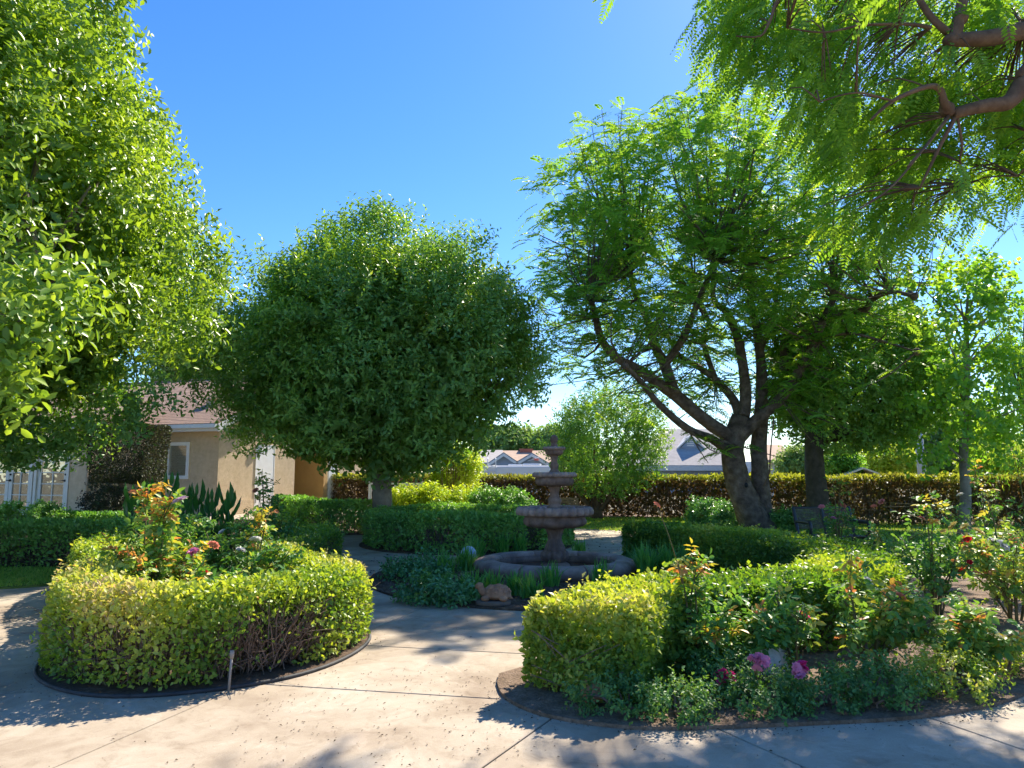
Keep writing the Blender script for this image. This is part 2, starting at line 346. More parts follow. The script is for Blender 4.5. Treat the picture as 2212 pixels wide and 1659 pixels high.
def concretemat():
    m, nt, lk, b = new_mat('path_concrete')
    n1 = noise(nt, lk, 1.1, 6, .62, dist=.4); r1 = ramp(nt, lk, n1.outputs['Fac'], [(.28, (.3, .23, .165)), (.46, (.41, .335, .25)), (.7, (.52, .45, .355))])
    n2 = noise(nt, lk, 6, 7, .72, dist=.8); r2 = ramp(nt, lk, n2.outputs['Fac'], [(.3, (.72, .69, .66)), (.46, (.97, .96, .95)), (.6, (1, 1, 1)), (.72, (1.1, 1.1, 1.12))])
    n3 = noise(nt, lk, 120, 3, .7); r3 = ramp(nt, lk, n3.outputs['Fac'], [(.3, (.88, .87, .86)), (.55, (1, 1, 1))])
    n4 = noise(nt, lk, .8, 9, .75, dist=1.6); r4 = ramp(nt, lk, n4.outputs['Fac'], [(.42, (.9, .885, .87)), (.47, (1, 1, 1)), (.56, (1, 1, 1)), (.6, (1.13, 1.14, 1.17))])
    n5 = noise(nt, lk, 2.4, 8, .8, dist=2.5); r5 = ramp(nt, lk, n5.outputs['Fac'], [(.3, (.7, .66, .62)), (.36, (1, 1, 1))])
    out = r1.outputs[0]
    for r in (r2, r3, r4, r5):
        mx = nt.new('ShaderNodeMix'); mx.data_type = 'RGBA'; mx.blend_type = 'MULTIPLY'; mx.inputs[0].default_value = 1
        lk.new(out, mx.inputs[6]); lk.new(r.outputs[0], mx.inputs[7]); out = mx.outputs[2]
    lk.new(out, b.inputs['Base Color']); b.inputs['Roughness'].default_value = .82; b.inputs['Specular IOR Level'].default_value = .3
    bp = nt.new('ShaderNodeBump'); bp.inputs['Strength'].default_value = .25; bp.inputs['Distance'].default_value = .01
    lk.new(n3.outputs['Fac'], bp.inputs['Height']); lk.new(bp.outputs[0], b.inputs['Normal']); return m
M['concrete'] = concretemat()

# ---------------------------------------------------------------- ground, paths, beds
def smooth_closed(pts, n=10):
    out = []; m = len(pts); pts = [np.array(p, float) for p in pts]
    for k in range(m):
        p0, p1, p2, p3 = pts[k - 1], pts[k], pts[(k + 1) % m], pts[(k + 2) % m]
        for j in range(n):
            t = j / n; out.append(.5 * (2 * p1 + (p2 - p0) * t + (2 * p0 - 5 * p1 + 4 * p2 - p3) * t * t + (3 * p1 - p0 - 3 * p2 + p3) * t ** 3))
    return np.array(out)
def smooth_open(pts, n=10):
    pts = [np.array(p, float) for p in pts]; pts = [2 * pts[0] - pts[1]] + pts + [2 * pts[-1] - pts[-2]]; out = []
    for k in range(1, len(pts) - 2):
        p0, p1, p2, p3 = pts[k - 1], pts[k], pts[k + 1], pts[k + 2]
        for j in range(n):
            t = j / n; out.append(.5 * (2 * p1 + (p2 - p0) * t + (2 * p0 - 5 * p1 + 4 * p2 - p3) * t * t + (3 * p1 - p0 - 3 * p2 + p3) * t ** 3))
    return np.array(out + [pts[-2]])
def offset_closed(c, d):
    t = np.roll(c, -1, 0) - np.roll(c, 1, 0); t /= np.linalg.norm(t, axis=1)[:, None]
    return c + np.stack([t[:, 1], -t[:, 0]], 1) * d          # outwards for counter-clockwise loops
def circle(cx, cy, rx, ry, n=64): return np.array([(cx + rx * math.cos(2 * math.pi * k / n), cy + ry * math.sin(2 * math.pi * k / n)) for k in range(n)])
def inside(poly, pts):
    x, y = pts[:, 0], pts[:, 1]; r = np.zeros(len(pts), bool); j = len(poly) - 1
    for i in range(len(poly)):
        xi, yi = poly[i]; xj, yj = poly[j]
        with np.errstate(divide='ignore', invalid='ignore'):
            r ^= ((yi > y) != (yj > y)) & (x < (xj - xi) * (y - yi) / (yj - yi) + xi)
        j = i
    return r
def scatter(poly, n, rng):
    poly = np.asarray(poly)[:, :2]; lo, hi = poly.min(0), poly.max(0); out = np.zeros((0, 2))
    while len(out) < n:
        q = rng.uniform(lo, hi, (n * 2, 2)); out = np.concatenate([out, q[inside(poly, q)]])
    return out[:n]

structure('ground', MB().prism([(-2500, -1500), (2500, -1500), (2500, 3500), (-2500, 3500)], -.6, -.09), M['earth'])

# concrete path, cut into slabs along its joints
def cut(poly, a, b, off=0.0):
    """part of a convex polygon left of the line a->b, moved off to the left"""
    d = Vector((b[0] - a[0], b[1] - a[1])).normalized(); n = Vector((-d.y, d.x)); a = Vector(a[:2]) + n * off
    out = []
    for k in range(len(poly)):
        p, q = Vector(poly[k]), Vector(poly[(k + 1) % len(poly)]); sp, sq = (p - a).dot(n), (q - a).dot(n)
        if sp >= 0: out.append(tuple(p))
        if (sp >= 0) != (sq >= 0): out.append(tuple(p + (q - p) * (sp / (sp - sq))))
    return out
def gp(x, y): return tuple(G(x, y).xy)
J = [gp(805, 1395), gp(1090, 1410), gp(630, 1482), gp(950, 1502), gp(0, 1500), gp(172, 1468), gp(112, 1659), gp(364, 1550), gp(1040, 1659), gp(1185, 1556),
     gp(1553, 1575), gp(1743, 1659), gp(2013, 1552), gp(2212, 1620), gp(804, 1354), gp(986, 1316)]
cells = []
whole = [(-10, .8), (10, .8), (10, 22.3), (-10, 22.3)]
left, right = cut(whole, J[8], J[9]), cut(whole, J[9], J[8])
ll, lm = cut(left, J[6], J[7]), cut(left, J[7], J[6])
cells += [cut(ll, J[4], J[5]), cut(ll, J[5], J[4])]
cells.append(cut(lm, J[3], J[2])); rest = cut(lm, J[2], J[3])
cells.append(cut(rest, J[1], J[0])); rest = cut(rest, J[0], J[1])
cells.append(cut(rest, J[15], J[14])); rest = cut(rest, J[14], J[15])
for yy in (11.6, 14.6, 17.2):
    cells.append(cut(rest, (5, yy), (-5, yy - .5))) if False else None
    cells.append(cut(rest, (5, yy), (-5, yy + .3))); rest = cut(rest, (-5, yy + .3), (5, yy))
cells.append(rest)
cells.append(cut(right, J[11], J[10])); rr = cut(right, J[10], J[11])
cells += [cut(rr, J[13], J[12]), cut(rr, J[12], J[13])]
path = bpy.data.objects.new('path', None); COL.objects.link(path); path['kind'] = 'structure'; path['label'] = 'pale concrete garden path of large jointed slabs'
for c in cells:
    if len(c) < 3: continue
    q = list(c)
    for k in range(len(c)): q = cut(q, c[k], c[(k + 1) % len(c)], .006)
    if len(q) < 3: continue
    bevel(MB().prism(q, -.085, 0).build('slab', M['concrete'], path), .004, 1)

LEFT_LOOP = smooth_closed([(-2.4, 5.1), (-1.68, 5.5), (-1.47, 6.4), (-1.85, 7.2), (-2.5, 7.95), (-2.62, 9.2), (-2.72, 10.75), (-3.7, 11.15), (-5.0, 10.75),
                           (-5.05, 9.4), (-4.5, 8.2), (-3.7, 7.1), (-3.36, 6.1), (-3.0, 5.4)])
RING_C = circle(-.86, 15.0, 1.8, 1.8)
D_LINE = smooth_open([(.42, 4.78), (.66, 5.2), (1.1, 5.68), (1.75, 6.02), (2.5, 6.4), (3.15, 7.0), (3.58, 8.1), (3.42, 9.7), (2.95, 11.1), (2.1, 12.3)])
def dense(pts, n=8): return [tuple(p) for p in smooth_closed(pts, n)]
left_bed = [tuple(p) for p in offset_closed(LEFT_LOOP, .262)]
fount_bed = [tuple(p) for p in circle(.6, 10.2, 2.5, 2.5, 90)]
c_bed = [tuple(p) for p in offset_closed(RING_C, .34)]
right_bed = [(-.09, 5.32)] + [tuple(p) for p in smooth_open([(-.1, 5.1), (-.06, 4.85), (.05, 4.62), (.22, 4.44), (.5, 4.3), (.84, 4.24), (1.68, 4.32), (2.42, 4.46), (3.22, 4.86), (4.6, 6.0), (7.2, 8.3)], 8)] + \
    [(7.0, 9.8), (5.0, 10.2), (4.0, 10.6), (3.6, 11.6), (2.5, 12.75), (1.75, 12.4)] + [(2.55, 11.3), (3.0, 10), (3.2, 8.4), (2.95, 7.4), (2.2, 6.5), (1.2, 5.95), (.3, 5.75)]
lawn_right = [(1.3, 19.25), (2.4, 18.6), (3.4, 17), (4.0, 14), (4.2, 11.2), (5.2, 10.5), (7.3, 10.0), (9, 8.2), (30, 8.2), (34, 20), (13, 19.2), (5, 23.4), (.9, 23.2), (.9, 19.6)]
lawn_left = [(-9.5, 10.9), (-9.5, 9.1)] + [tuple(p) for p in smooth_open([(-6.6, 9.05), (-5.9, 9.3), (-5.5, 9.9), (-5.6, 10.75)], 6)] + [(-5.7, 11.0)]
bed_left_hedge = [(-10, 10.9), (-5.4, 11.05), (-5.3, 14.5), (-5.6, 19.4), (-10.5, 19.4)]
bed_mid = [(-5.4, 17.1), (-2.3, 16.9), (.4, 17.3), (.8, 19.8), (.9, 23.5), (-5.0, 23.5), (-5.9, 18.5)]
far_strip = [(.4, 23.0), (5, 23.2), (13, 19.1), (30, 19.3), (30, 21), (13, 20.9), (5, 25.2), (-6, 26.2), (-6, 24.6)]
structure('planting_bed', MB().prism(left_bed, -.05, .02), M['soil'])
structure('planting_bed', MB().prism(fount_bed, -.05, .02), M['soil'])
structure('planting_bed', MB().prism(c_bed, -.05, .02), M['soil'])
structure('planting_bed', MB().prism(right_bed, -.05, .022), M['dry_soil'])
structure('planting_bed', MB().prism(bed_left_hedge, -.05, .024), M['soil'])
structure('planting_bed', MB().prism(bed_mid, -.05, .03), M['soil'])
structure('planting_bed', MB().prism(far_strip, -.05, .036), M['dry_soil'])
structure('lawn', MB().prism(lawn_right, -.05, .026), M['turf'])
structure('lawn', MB().prism(lawn_left, -.05, .028), M['turf'])
structure('building_pad', MB().prism([(-22, 18.8), (-11.6, 18.3), (-8.0, 19.8), (-5.4, 20.2), (-3.5, 30), (-22, 32)], -.05, .16), M['concrete'])

# grass blades, wood chips and small fallen bits: uncountable, one object each
def blades(name, label, polys, ns, h, rng):
    q = np.concatenate([scatter(p, n, rng) for p, n in zip(polys, ns)]); n = len(q)
    p = np.concatenate([q, np.full((n, 1), .02)], 1); d = nrm(rng.normal(size=(n, 3)) * np.array([.5, .5, .12]) + np.array([0, 0, 1.]))
    H = h * rng.uniform(.5, 1.2, n); s = nrm(np.cross(d, rand_dirs(n, rng))) * (.004 + .0016 * p[:, 1:2] * .3)
    co = np.stack([p - s, p + s, p + d * H[:, None]], 1).reshape(-1, 3)
    return tag(add(name, raw_mesh(name, co, np.arange(3 * n), 3, M['grass'], rng.beta(2, 2, n))), label, 'grass', kind='stuff')
rng = np.random.default_rng(3)
blades('grass', 'short mown grass of the right lawn and the strip at left', [[(.9, 19.3), (3.4, 17), (4.4, 10.8), (9, 9), (14, 9), (14, 19.2), (5, 23.2), (.9, 23)], lawn_left], [52000, 16000], .055, rng)
def chips(name, label, cat, poly, n, size, mat, z, rng, flat=.35):
    q = scatter(poly, n, rng); p = np.concatenate([q, np.full((n, 1), z)], 1)
    a = rng.uniform(0, 6.28, n); L = size * rng.uniform(.4, 1.4, n)
    ax = np.stack([np.cos(a), np.sin(a), rng.uniform(-flat, flat, n)], 1); s = np.stack([-np.sin(a), np.cos(a), rng.uniform(-flat, flat, n)], 1)
    up = np.zeros((n, 3)); up[:, 2] = L * .25
    co = np.stack([p - ax * L[:, None] * .5, p - s * L[:, None] * .22 + up, p + ax * L[:, None] * .5, p + s * L[:, None] * .22 + up * .4], 1).reshape(-1, 3)
    idx = ((np.arange(n) * 4)[:, None] + np.array([[0, 1, 2, 0, 2, 3]])).ravel()
    return tag(add(name, raw_mesh(name, co, idx, 3, mat, None)), label, cat, kind='stuff')
chips('wood_chips', 'brown bark chips scattered over the fountain bed soil', 'wood chips', fount_bed, 5200, .035, M['chip'], .024, rng)
chips('soil_crumbs', 'dry crumbs and dead leaves on the rose bed soil', 'leaf litter', [(.1, 4.75), (.9, 4.3), (2.4, 4.5), (4.4, 6.0), (3.4, 6.2), (2.4, 5.6), (1.2, 5.0), (.4, 4.9)], 2600, .026, M['chip'], .026, rng)
chips('leaf_litter', 'dark fallen seeds and crumbs strewn over the concrete path', 'leaf litter', [(-1.3, 3.5), (.1, 3.5), (.3, 4.3), (-.1, 5.4), (-.6, 5.7), (-1.6, 5.0)], 520, .013, M['litter'], .004, rng)
chips('leaf_litter', 'sparse fallen leaves scattered on the outer parts of the path', 'leaf litter', [(-5, 3.4), (4, 3.4), (4.4, 5.2), (1.2, 4.2), (0, 4.6), (-.4, 7.4), (-1.2, 7.0), (-2.5, 4.75), (-5, 6)], 300, .016, M['litter'], .004, rng)
chips('leaf_litter', 'fallen leaves dotting the path beyond the fountain', 'leaf litter', [(-2.6, 8), (-1.9, 8.5), (-1.9, 12), (1, 12.9), (2, 13.2), (2.5, 18), (1.2, 19), (1.4, 14), (-1, 12.6), (-2.9, 13.2)], 160, .04, M['litter'], .004, rng)

chips('leaf_litter', 'crumbs gathered along the edging of the near left bed', 'leaf litter', [tuple(q) for q in offset_closed(LEFT_LOOP, .42)], 2600, .014, M['litter'], .004, rng)
chips('leaf_litter', 'crumbs gathered where the path meets the right rose bed', 'leaf litter', [(-.2, 5.3), (-.16, 4.8), (.1, 4.42), (.84, 4.12), (1.7, 4.2), (2.5, 4.34), (3.3, 4.74), (3.2, 4.9), (2.4, 4.5), (1.68, 4.36), (.84, 4.28), (.22, 4.5), (-.02, 4.9), (-.05, 5.3)], 420, .014, M['litter'], .004, rng)
# rubber edging round the left bed
edge = [Vector((p[0], p[1], .012)) for p in offset_closed(LEFT_LOOP, .275)]
mb = MB(); mb.tube(edge + [edge[0]], .014, 6)
tag(mb.build('edging_strip', M['rubber']), 'black rubber edging strip running round the near left hedge bed', 'edging')

# ---------------------------------------------------------------- the church-hall-like building at left
BR = math.radians(-20); BO = Vector((-8.5, 21.55, .17))
EX = Vector((math.cos(BR), math.sin(BR))); EY = Vector((-math.sin(BR), math.cos(BR)))
def PB(x, y, b):                                     # photo position -> (a, z) on the wall plane at depth b
    d = ray(x, y); o = Vector((-BO.x, -BO.y)); t = (b - o.dot(EY)) / Vector((d.x, d.y)).dot(EY)
    return o.dot(EX) + t * Vector((d.x, d.y)).dot(EX), CAMH + t * d.z - BO.z
def PA(x, y, a):                                     # photo position -> (b, z) on the wall plane at a
    d = ray(x, y); o = Vector((-BO.x, -BO.y)); t = (a - o.dot(EX)) / Vector((d.x, d.y)).dot(EX)
    return o.dot(EY) + t * Vector((d.x, d.y)).dot(EY), CAMH + t * d.z - BO.z
bld = thing('garden_building', 'beige stucco building with brown shingle roof and white doors', 'building', BO, BR)
def wall(axis, pos, th, u0, u1, z0, z1, holes, mb):
    us = sorted({u0, u1, *[h[0] for h in holes], *[h[1] for h in holes]}); zs = sorted({z0, z1, *[h[2] for h in holes], *[h[3] for h in holes]})
    for i in range(len(us) - 1):
        for j in range(len(zs) - 1):
            cu, cz = (us[i] + us[i + 1]) / 2, (zs[j] + zs[j + 1]) / 2
            if any(h[0] < cu < h[1] and h[2] < cz < h[3] for h in holes): continue
            if axis == 'a': mb.box(us[i], us[i + 1], pos, pos + th, zs[j], zs[j + 1])
            else: mb.box(pos - th, pos, us[i], us[i + 1], zs[j], zs[j + 1])
WB = -1.97; WA = -2.63                               # the wing comes forward of the main front
wx0, wz1 = PB(325, 960, 0); wx1, _ = PB(409, 960, 0); _, wz0 = PB(400, 1031, 0)
dL0, _ = PB(-40, 1000, WB); dL1, _ = PB(72, 1000, WB); dR0, _ = PB(80, 1000, WB); dR1, dz1 = PB(152, 958, WB)
b_d0, z_d1 = PA(553, 960, 0); b_d1, _ = PA(594, 960, 0)
EAVE = 2.62
mb = MB()
wall('a', 0, .2, WA, 0, -.1, EAVE + .1, [(wx0, wx1, wz0, wz1)], mb)
mb.build('wall', M['stucco'], bld)
mb = MB(); wall('a', WB, .2, -10.5, WA, -.1, EAVE + .1, [(dL0, dL1, .0, dz1), (dR0, dR1, .0, dz1)], mb); mb.build('wall', M['stucco'], bld)
mb = MB(); wall('b', WA - .003, .2, WB + .2, 0, -.1, EAVE + .1, [], mb); mb.build('wall', M['stucco'], bld)
RISE = .44; RB = 4.0
def roofz(b): return EAVE + RISE * (b + .45)
mb = MB()                                            # gable wall: doorway cut, top follows the rake
wall('b', 0, .2, .2, 3.6, -.1, EAVE + .15, [(b_d0, b_d1, -.0, z_d1)], mb)
mb.extrude([(-.2, .2, EAVE + .15), (-.2, 3.6, EAVE + .15), (-.2, 3.6, roofz(3.6) - .12), (-.2, .2, roofz(.2) - .12)][::-1], (.2, 0, 0))
mb.build('wall', M['stucco'], bld)
MB().box(wx0 - .1, wx1 + .1, 1.2, 1.25, 0, EAVE).build('inner_wall', M['tan_paint'], bld)
mb = MB(); mb.box(-1.2, -.2, 3.4, 3.6, -.1, roofz(3.3) - .15); mb.build('wall', M['stucco_bounce'], bld)
mb = MB(); mb.box(-1.4, .2, 5.0, 5.2, -.1, roofz(3.2)); mb.build('wall', M['stucco_bounce'], bld)
mb = MB(); mb.box(-1.4, -1.2, 3.6, 5.0, -.1, roofz(3.2)); mb.build('wall', M['stucco_bounce'], bld)
bd0, zd2 = PA(706, 985, .2); bd1, _ = PA(731, 985, .2)
mb = MB(); wall('b', .2, .2, 5.2, 8.0, -.1, EAVE + .4, [(5.26, bd1, .0, 2.15)], mb); mb.build('wall', M['stucco'], bld)
mb = MB(); mb.box(-10, 0.0, 7.8, 8.0, -.1, EAVE); mb.box(-10.5, -10.3, WB, 8, -.1, EAVE); mb.build('wall', M['stucco'], bld)
# base bands
mb = MB(); mb.box(WA, 0.03, -.03, .0, -.1, .42); mb.build('base_band', M['stucco'], bld)
mb = MB(); mb.box(0, .035, -.03, b_d0 - .06, -.1, .42); mb.build('base_band', M['stucco'], bld); MB().box(0, .035, b_d1 + .06, 3.62, -.1, .42).build('base_band', M['stucco'], bld)
mb = MB(); mb.box(-1.2, .17, 4.965, 5.0, -.1, .46); mb.build('base_band', M['stucco_bounce'], bld)
mb = MB(); mb.box(.2, .24, bd1 + .05, 8.02, -.1, .46); mb.build('base_band', M['stucco'], bld)
mb = MB(); mb.box(dR1 + .12, WA + .03, WB - .035, WB, -.1, .42); mb.build('base_band', M['stucco'], bld)
# window with two sashes
wn_ = MB().box(wx0 - .05, wx0 + .06, -.04, .06, wz0 - .05, wz1 + .05).box(wx1 - .06, wx1 + .05, -.04, .06, wz0 - .05, wz1 + .05) \
    .box(wx0 + .06, wx1 - .06, -.04, .06, wz1 - .05, wz1 + .05).box(wx0 + .06, wx1 - .06, -.04, .06, wz0 - .05, wz0 + .05)
xm = wx0 + (wx1 - wx0) * .5
wn_.box(xm - .03, xm + .03, -.03, .06, wz0 + .05, wz1 - .05)
win = wn_.build('window', M['white_paint'], bld)
for a0, a1 in ((wx0 + .06, xm - .03), (xm + .03, wx1 - .06)):
    MB().box(a0, a1, .02, .03, wz0 + .05, wz1 - .05).build('pane', M['glass'], win)
for k in range(12):
    z = wz0 + .07 + k * (wz1 - wz0 - .14) / 11
    MB().box(wx0 + .07, wx1 - .07, .034 + .003, .06, z - .035, z + .035).build('blind_slat', M['cream_paint'], win)
# French doors
def french(a0, a1, z1, hinge):
    d = MB(); st = .13
    d.box(a0, a0 + st, WB + .02, WB + .075, .02, z1).box(a1 - st, a1, WB + .02, WB + .075, .02, z1)
    d.box(a0 + st, a1 - st, WB + .02, WB + .075, .02, .27).box(a0 + st, a1 - st, WB + .02, WB + .075, z1 - .13, z1)
    am = (a0 + a1) / 2; z0 = .27; dz = (z1 - .13 - z0) / 5
    d.box(am - .016, am + .016, WB + .025, WB + .065, z0, z1 - .13)
    for k in range(1, 5):
        d.box(a0 + st, am - .016, WB + .027, WB + .063, z0 + k * dz - .014, z0 + k * dz + .014); d.box(am + .016, a1 - st, WB + .027, WB + .063, z0 + k * dz - .014, z0 + k * dz + .014)
    o = d.build('french_door', M['cream_paint'], bld)
    for k in range(5):
        for q0, q1 in ((a0 + st, am - .016), (am + .016, a1 - st)):
            MB().box(q0, q1, WB + .045, WB + .05, z0 + k * dz + .014, z0 + (k + 1) * dz - .014).build('pane', M['glass'], o)
    ah = a1 - .06 if hinge else a0 + .06
    h = MB(); h.ball((ah, WB - .0, 1.0), (.035, .03, .035), 10, 6).tube([(ah, WB - .02, 1.0), (ah - .12, WB - .03, 1.0)], .013, 6)
    h.build('handle', M['metal_dark'], o); MB().ball((ah, WB + .005, 1.17), (.03, .025, .03), 10, 6).build('deadbolt', M['metal_dark'], o)
    return o
french(dR0 + .05, dR1 - .05, dz1 - .04, True); french(dL1 - .95, dL1 - .05, dz1 - .04, False); french(dL0 + .02, dL1 - .97, dz1 - .04, False)
fr = MB()
for a0, a1 in ((dL0, dL1), (dR0, dR1)):
    fr.box(a0 - .05, a0 + .045, WB - .03, WB + .1, 0, dz1 + .06).box(a1 - .045, a1 + .05, WB - .03, WB + .1, 0, dz1 + .06).box(a0 + .045, a1 - .045, WB - .03, WB + .1, dz1 - .035, dz1 + .06)
fr.build('door_frame', M['cream_paint'], bld)
MB().box(dL0 - .05, dR1 + .05, WB - .5, WB - .031, -.02, .03).build('door_step', M['concrete'], bld)
# inner wall coloured dark, standing in for the unlit room behind the glass doors
MB().box(-10.3, WA - .25, WB + 2.2, WB + 2.25, -.1, EAVE).build('inner_wall', M['room'], bld)
# downspout
px_, pz_ = PB(203, 1000, WB)
ds = MB(); ds.tube([(WA - .05, WB - .05, EAVE - .12), (WA - .05, WB - .05, .3), (WA - .03, WB - .07, .14), (WA + .02, WB - .2, .06)], .038, 8)
ds.build('downspout', M['tan_paint'], bld)
# white side door, hinges, lever, lamp
d1 = MB().box(-.06, .012, b_d0 + .03, b_d1 - .03, .01, z_d1 - .03).build('side_door', M['white_paint'], bld)
dfm = MB().box(-.1, .02, b_d0, b_d0 + .03, 0, z_d1).box(-.1, .02, b_d1 - .03, b_d1, 0, z_d1).box(-.1, .02, b_d0 + .03, b_d1 - .03, z_d1 - .03, z_d1)
dfm.build('door_frame', M['white_paint'], bld)
for z in (.35, 1.05, 1.8): MB().box(.012, .03, b_d0 + .032, b_d0 + .075, z - .06, z + .06).build('hinge', M['pvc'], d1)
bh = b_d1 - .1
MB().tube([(.012, bh, 1.0), (.07, bh, 1.0), (.075, bh - .12, 1.0)], .014, 8).ball((.02, bh, 1.0), (.015, .035, .035), 10, 6).build('handle', M['metal_dark'], d1)
lb, lz = PA(574, 948, 0)
lamp = MB().box(0, .03, lb - .06, lb + .06, lz - .16, lz + .16).tube([(.03, lb, lz + .1), (.11, lb, lz + .1)], .02, 8).lathe([(.001, lz + .16), (.07, lz + .14), (.075, lz + .02), (.07, lz + .0)], 16, c=(.11, lb, 0))
lo = lamp.build('wall_lamp', M['metal_dark'], bld)
MB().lathe([(.06, lz + .02), (.062, lz - .12), (.04, lz - .15), (.001, lz - .15)], 16, c=(.11, lb, 0)).build('lamp_shade', M['white_paint'], lo)
d2 = MB().box(.12, .205, 5.29, bd1 - .03, .01, 2.13).build('side_door', M['white_paint'], bld)
MB().tube([(.205, bd1 - .12, 1.0), (.27, bd1 - .12, 1.0), (.27, bd1 - .24, 1.0)], .014, 8).build('handle', M['metal_dark'], d2)
for k in range(6): MB().box(.205, .216, 5.4, bd1 - .14, .22 + k * .055, .25 + k * .055).build('louvre', M['trim_grey'], d2)
kb, kz = PB(671, 978, 5.0)
sw = MB().box(kb - .06, kb + .06, 4.985, 5.0, kz - .07, kz + .07).build('switch_plate', M['cream_paint'], bld)
MB().box(kb - .02, kb + .02, 4.975, 4.985, kz - .03, kz + .03).build('switch', M['metal_dark'], sw)
# roof: deck, fascia, gutter, shingles one by one
AE = .35; A0 = -10.8
deck = MB()
def roofpt(a, b, dz=0): return (a, b, roofz(b) + dz)
deck.extrude([roofpt(A0, -.45), roofpt(AE, -.45), roofpt(AE, RB), roofpt(A0, RB)], (0, 0, -.08))
deck.extrude([(A0, RB, roofz(RB)), (AE, RB, roofz(RB)), (AE, 8.45, EAVE), (A0, 8.45, EAVE)], (0, 0, -.08))
wb0 = WB - .45
deck.extrude([(A0, wb0, EAVE - .0), (WA + .45, wb0, EAVE - .0), (WA + .45, -.3, EAVE + RISE * 2.1 - .1), (A0, -.3, EAVE + RISE * 2.1 - .1)], (0, 0, -.08))
roof = deck.build('roof', M['shingle'], bld)
fz = EAVE
MB().box(WA + .47, AE + .02, -.49, -.455, fz - .22, fz - .02).build('fascia', M['trim_grey'], roof)
g_ = MB().box(WA + .48, AE, -.60, -.5, fz - .13, fz - .02).build('gutter', M['white_paint'], roof)
rk = MB(); rk.extrude([(AE, -.49, fz - .24), (AE, RB, roofz(RB) - .24), (AE, RB, roofz(RB) - .01), (AE, -.49, fz - .03)], (.04, 0, 0)); rk.build('rake_board', M['trim_grey'], roof)
sf = MB(); sf.extrude([(0.0, -.45, fz - .2), (AE, -.45, fz - .2), (AE, RB, roofz(RB) - .22), (0, RB, roofz(RB) - .22)], (0, 0, .03)); sf.build('soffit', M['trim_grey'], roof)
MB().box(WA + .47, AE, -.455, 0, fz - .2, fz - .17).build('soffit', M['trim_grey'], roof)
MB().box(A0, WA + .47, wb0 - .04, wb0, fz - .2, fz).build('fascia', M['trim_grey'], roof)
sang = math.atan(RISE); rows = 34; expo = 4.45 / math.cos(sang) / rows
shm = MB().box(-.148, .148, 0, expo + .03, 0, .014).mesh('shingle', M['shingle']); spos = []
for r in range(rows):
    for c in range(-2, 26):
        a = AE - .16 - c * .3 - (.15 if r % 2 else 0) + random.uniform(-.006, .006)
        spos.append((r, a))
spos = [q for q in spos if q[1] > -8 and q[1] < AE - .1]
near = sorted(spos, key=lambda q: q[0] + max(0, (-3.1 - q[1])) * 40)[:300]; rest_ = [q for q in spos if q not in set(near)]
for r, a in near:
    b = -.47 + r * expo * math.cos(sang)
    add('shingle', shm, roof, loc=(a, b, roofz(b) + .008 + random.uniform(0, .004)), rot=(sang - .035, 0, random.uniform(-.01, .01)))
mb = MB()
for r, a in rest_:
    b = -.47 + r * expo * math.cos(sang)
    mb.box(-.148, .148, 0, expo + .03, 0, .014, Matrix.Translation((a, b, roofz(b) + .008 + random.uniform(0, .004))) @ Matrix.Rotation(sang - .035, 4, 'X'))
o = mb.build('shingle_field', M['shingle'], roof); o['kind'] = 'stuff'
va, vz = -1.35, 0
vb = 1.15; vv = MB().box(va - .16, va + .16, vb - .1, vb + .28, roofz(vb) - .05, roofz(vb) + .17).box(va - .22, va + .22, vb - .16, vb + .34, roofz(vb) + .17, roofz(vb) + .21)
vv.build('roof_vent', M['stucco'], roof)
MB().box(A0, AE + .03, RB - .12, RB + .12, roofz(RB) - .01, roofz(RB) + .03).build('ridge_cap', M['shingle'], roof)

# ---------------------------------------------------------------- white picket railing behind the big round tree
f0, f1 = P(798, 1080, 25), P(912, 1080, 25)
fence = thing('railing_fence', 'white metal railing fence beside the round tree trunk', 'fence', (f0.x, 25, 0))
z1 = P(850, 1043, 25).z; wid = f1.x - f0.x
MB().box(0, wid, -.02, .02, z1 - .05, z1).build('rail', M['white_paint'], fence)
MB().box(0, wid, -.02, .02, .08, .12).build('rail', M['white_paint'], fence)
pk = MB().box(-.018, .018, -.012, .012, .121, z1 - .051).mesh('picket', M['white_paint']); npk = 20
for k in range(npk): add('picket', pk, fence, loc=((k + .5) * wid / npk, 0, 0))
for x in (0.0, wid * .5, wid): MB().box(x - .035, x + .035, -.035, .035, 0, z1 + .04).build('post', M['white_paint'], fence)

# ---------------------------------------------------------------- houses and other things beyond the hedge
def gable(mb, x0, x1, y0, y1, z0, zr, ov=.5, th=.15):    # roof with ridge along x
    ym = (y0 + y1) / 2
    for s in (0, 1):
        ye = y0 - ov if s == 0 else y1 + ov
        pts = [(x0 - ov, ye, z0), (x1 + ov, ye, z0), (x1 + ov, ym, zr), (x0 - ov, ym, zr)]
        mb.extrude(pts if s == 0 else pts[::-1], (0, 0, th))
def gable_y(mb, x0, x1, y0, y1, z0, zr, ov=.4, th=.15):  # ridge along y
    xm = (x0 + x1) / 2
    mb.extrude([(x0 - ov, y0 - ov, z0), (xm, y0 - ov, zr), (xm, y1, zr), (x0 - ov, y1, z0)][::-1], (0, 0, th))
    mb.extrude([(xm, y0 - ov, zr), (x1 + ov, y0 - ov, z0), (x1 + ov, y1, z0), (xm, y1, zr)][::-1], (0, 0, th))
YB = 70.0
def zat(y, Y): return P(1106, y, Y).z
def xat(x, Y): return P(x, 1000, Y).x
bh_ = thing('blue_house', 'blue gabled house with red brick chimney beyond the hedge', 'house', (xat(1115, YB), YB, 0))
x0, x1 = xat(1040, YB) - xat(1115, YB), xat(1200, YB) - xat(1115, YB)
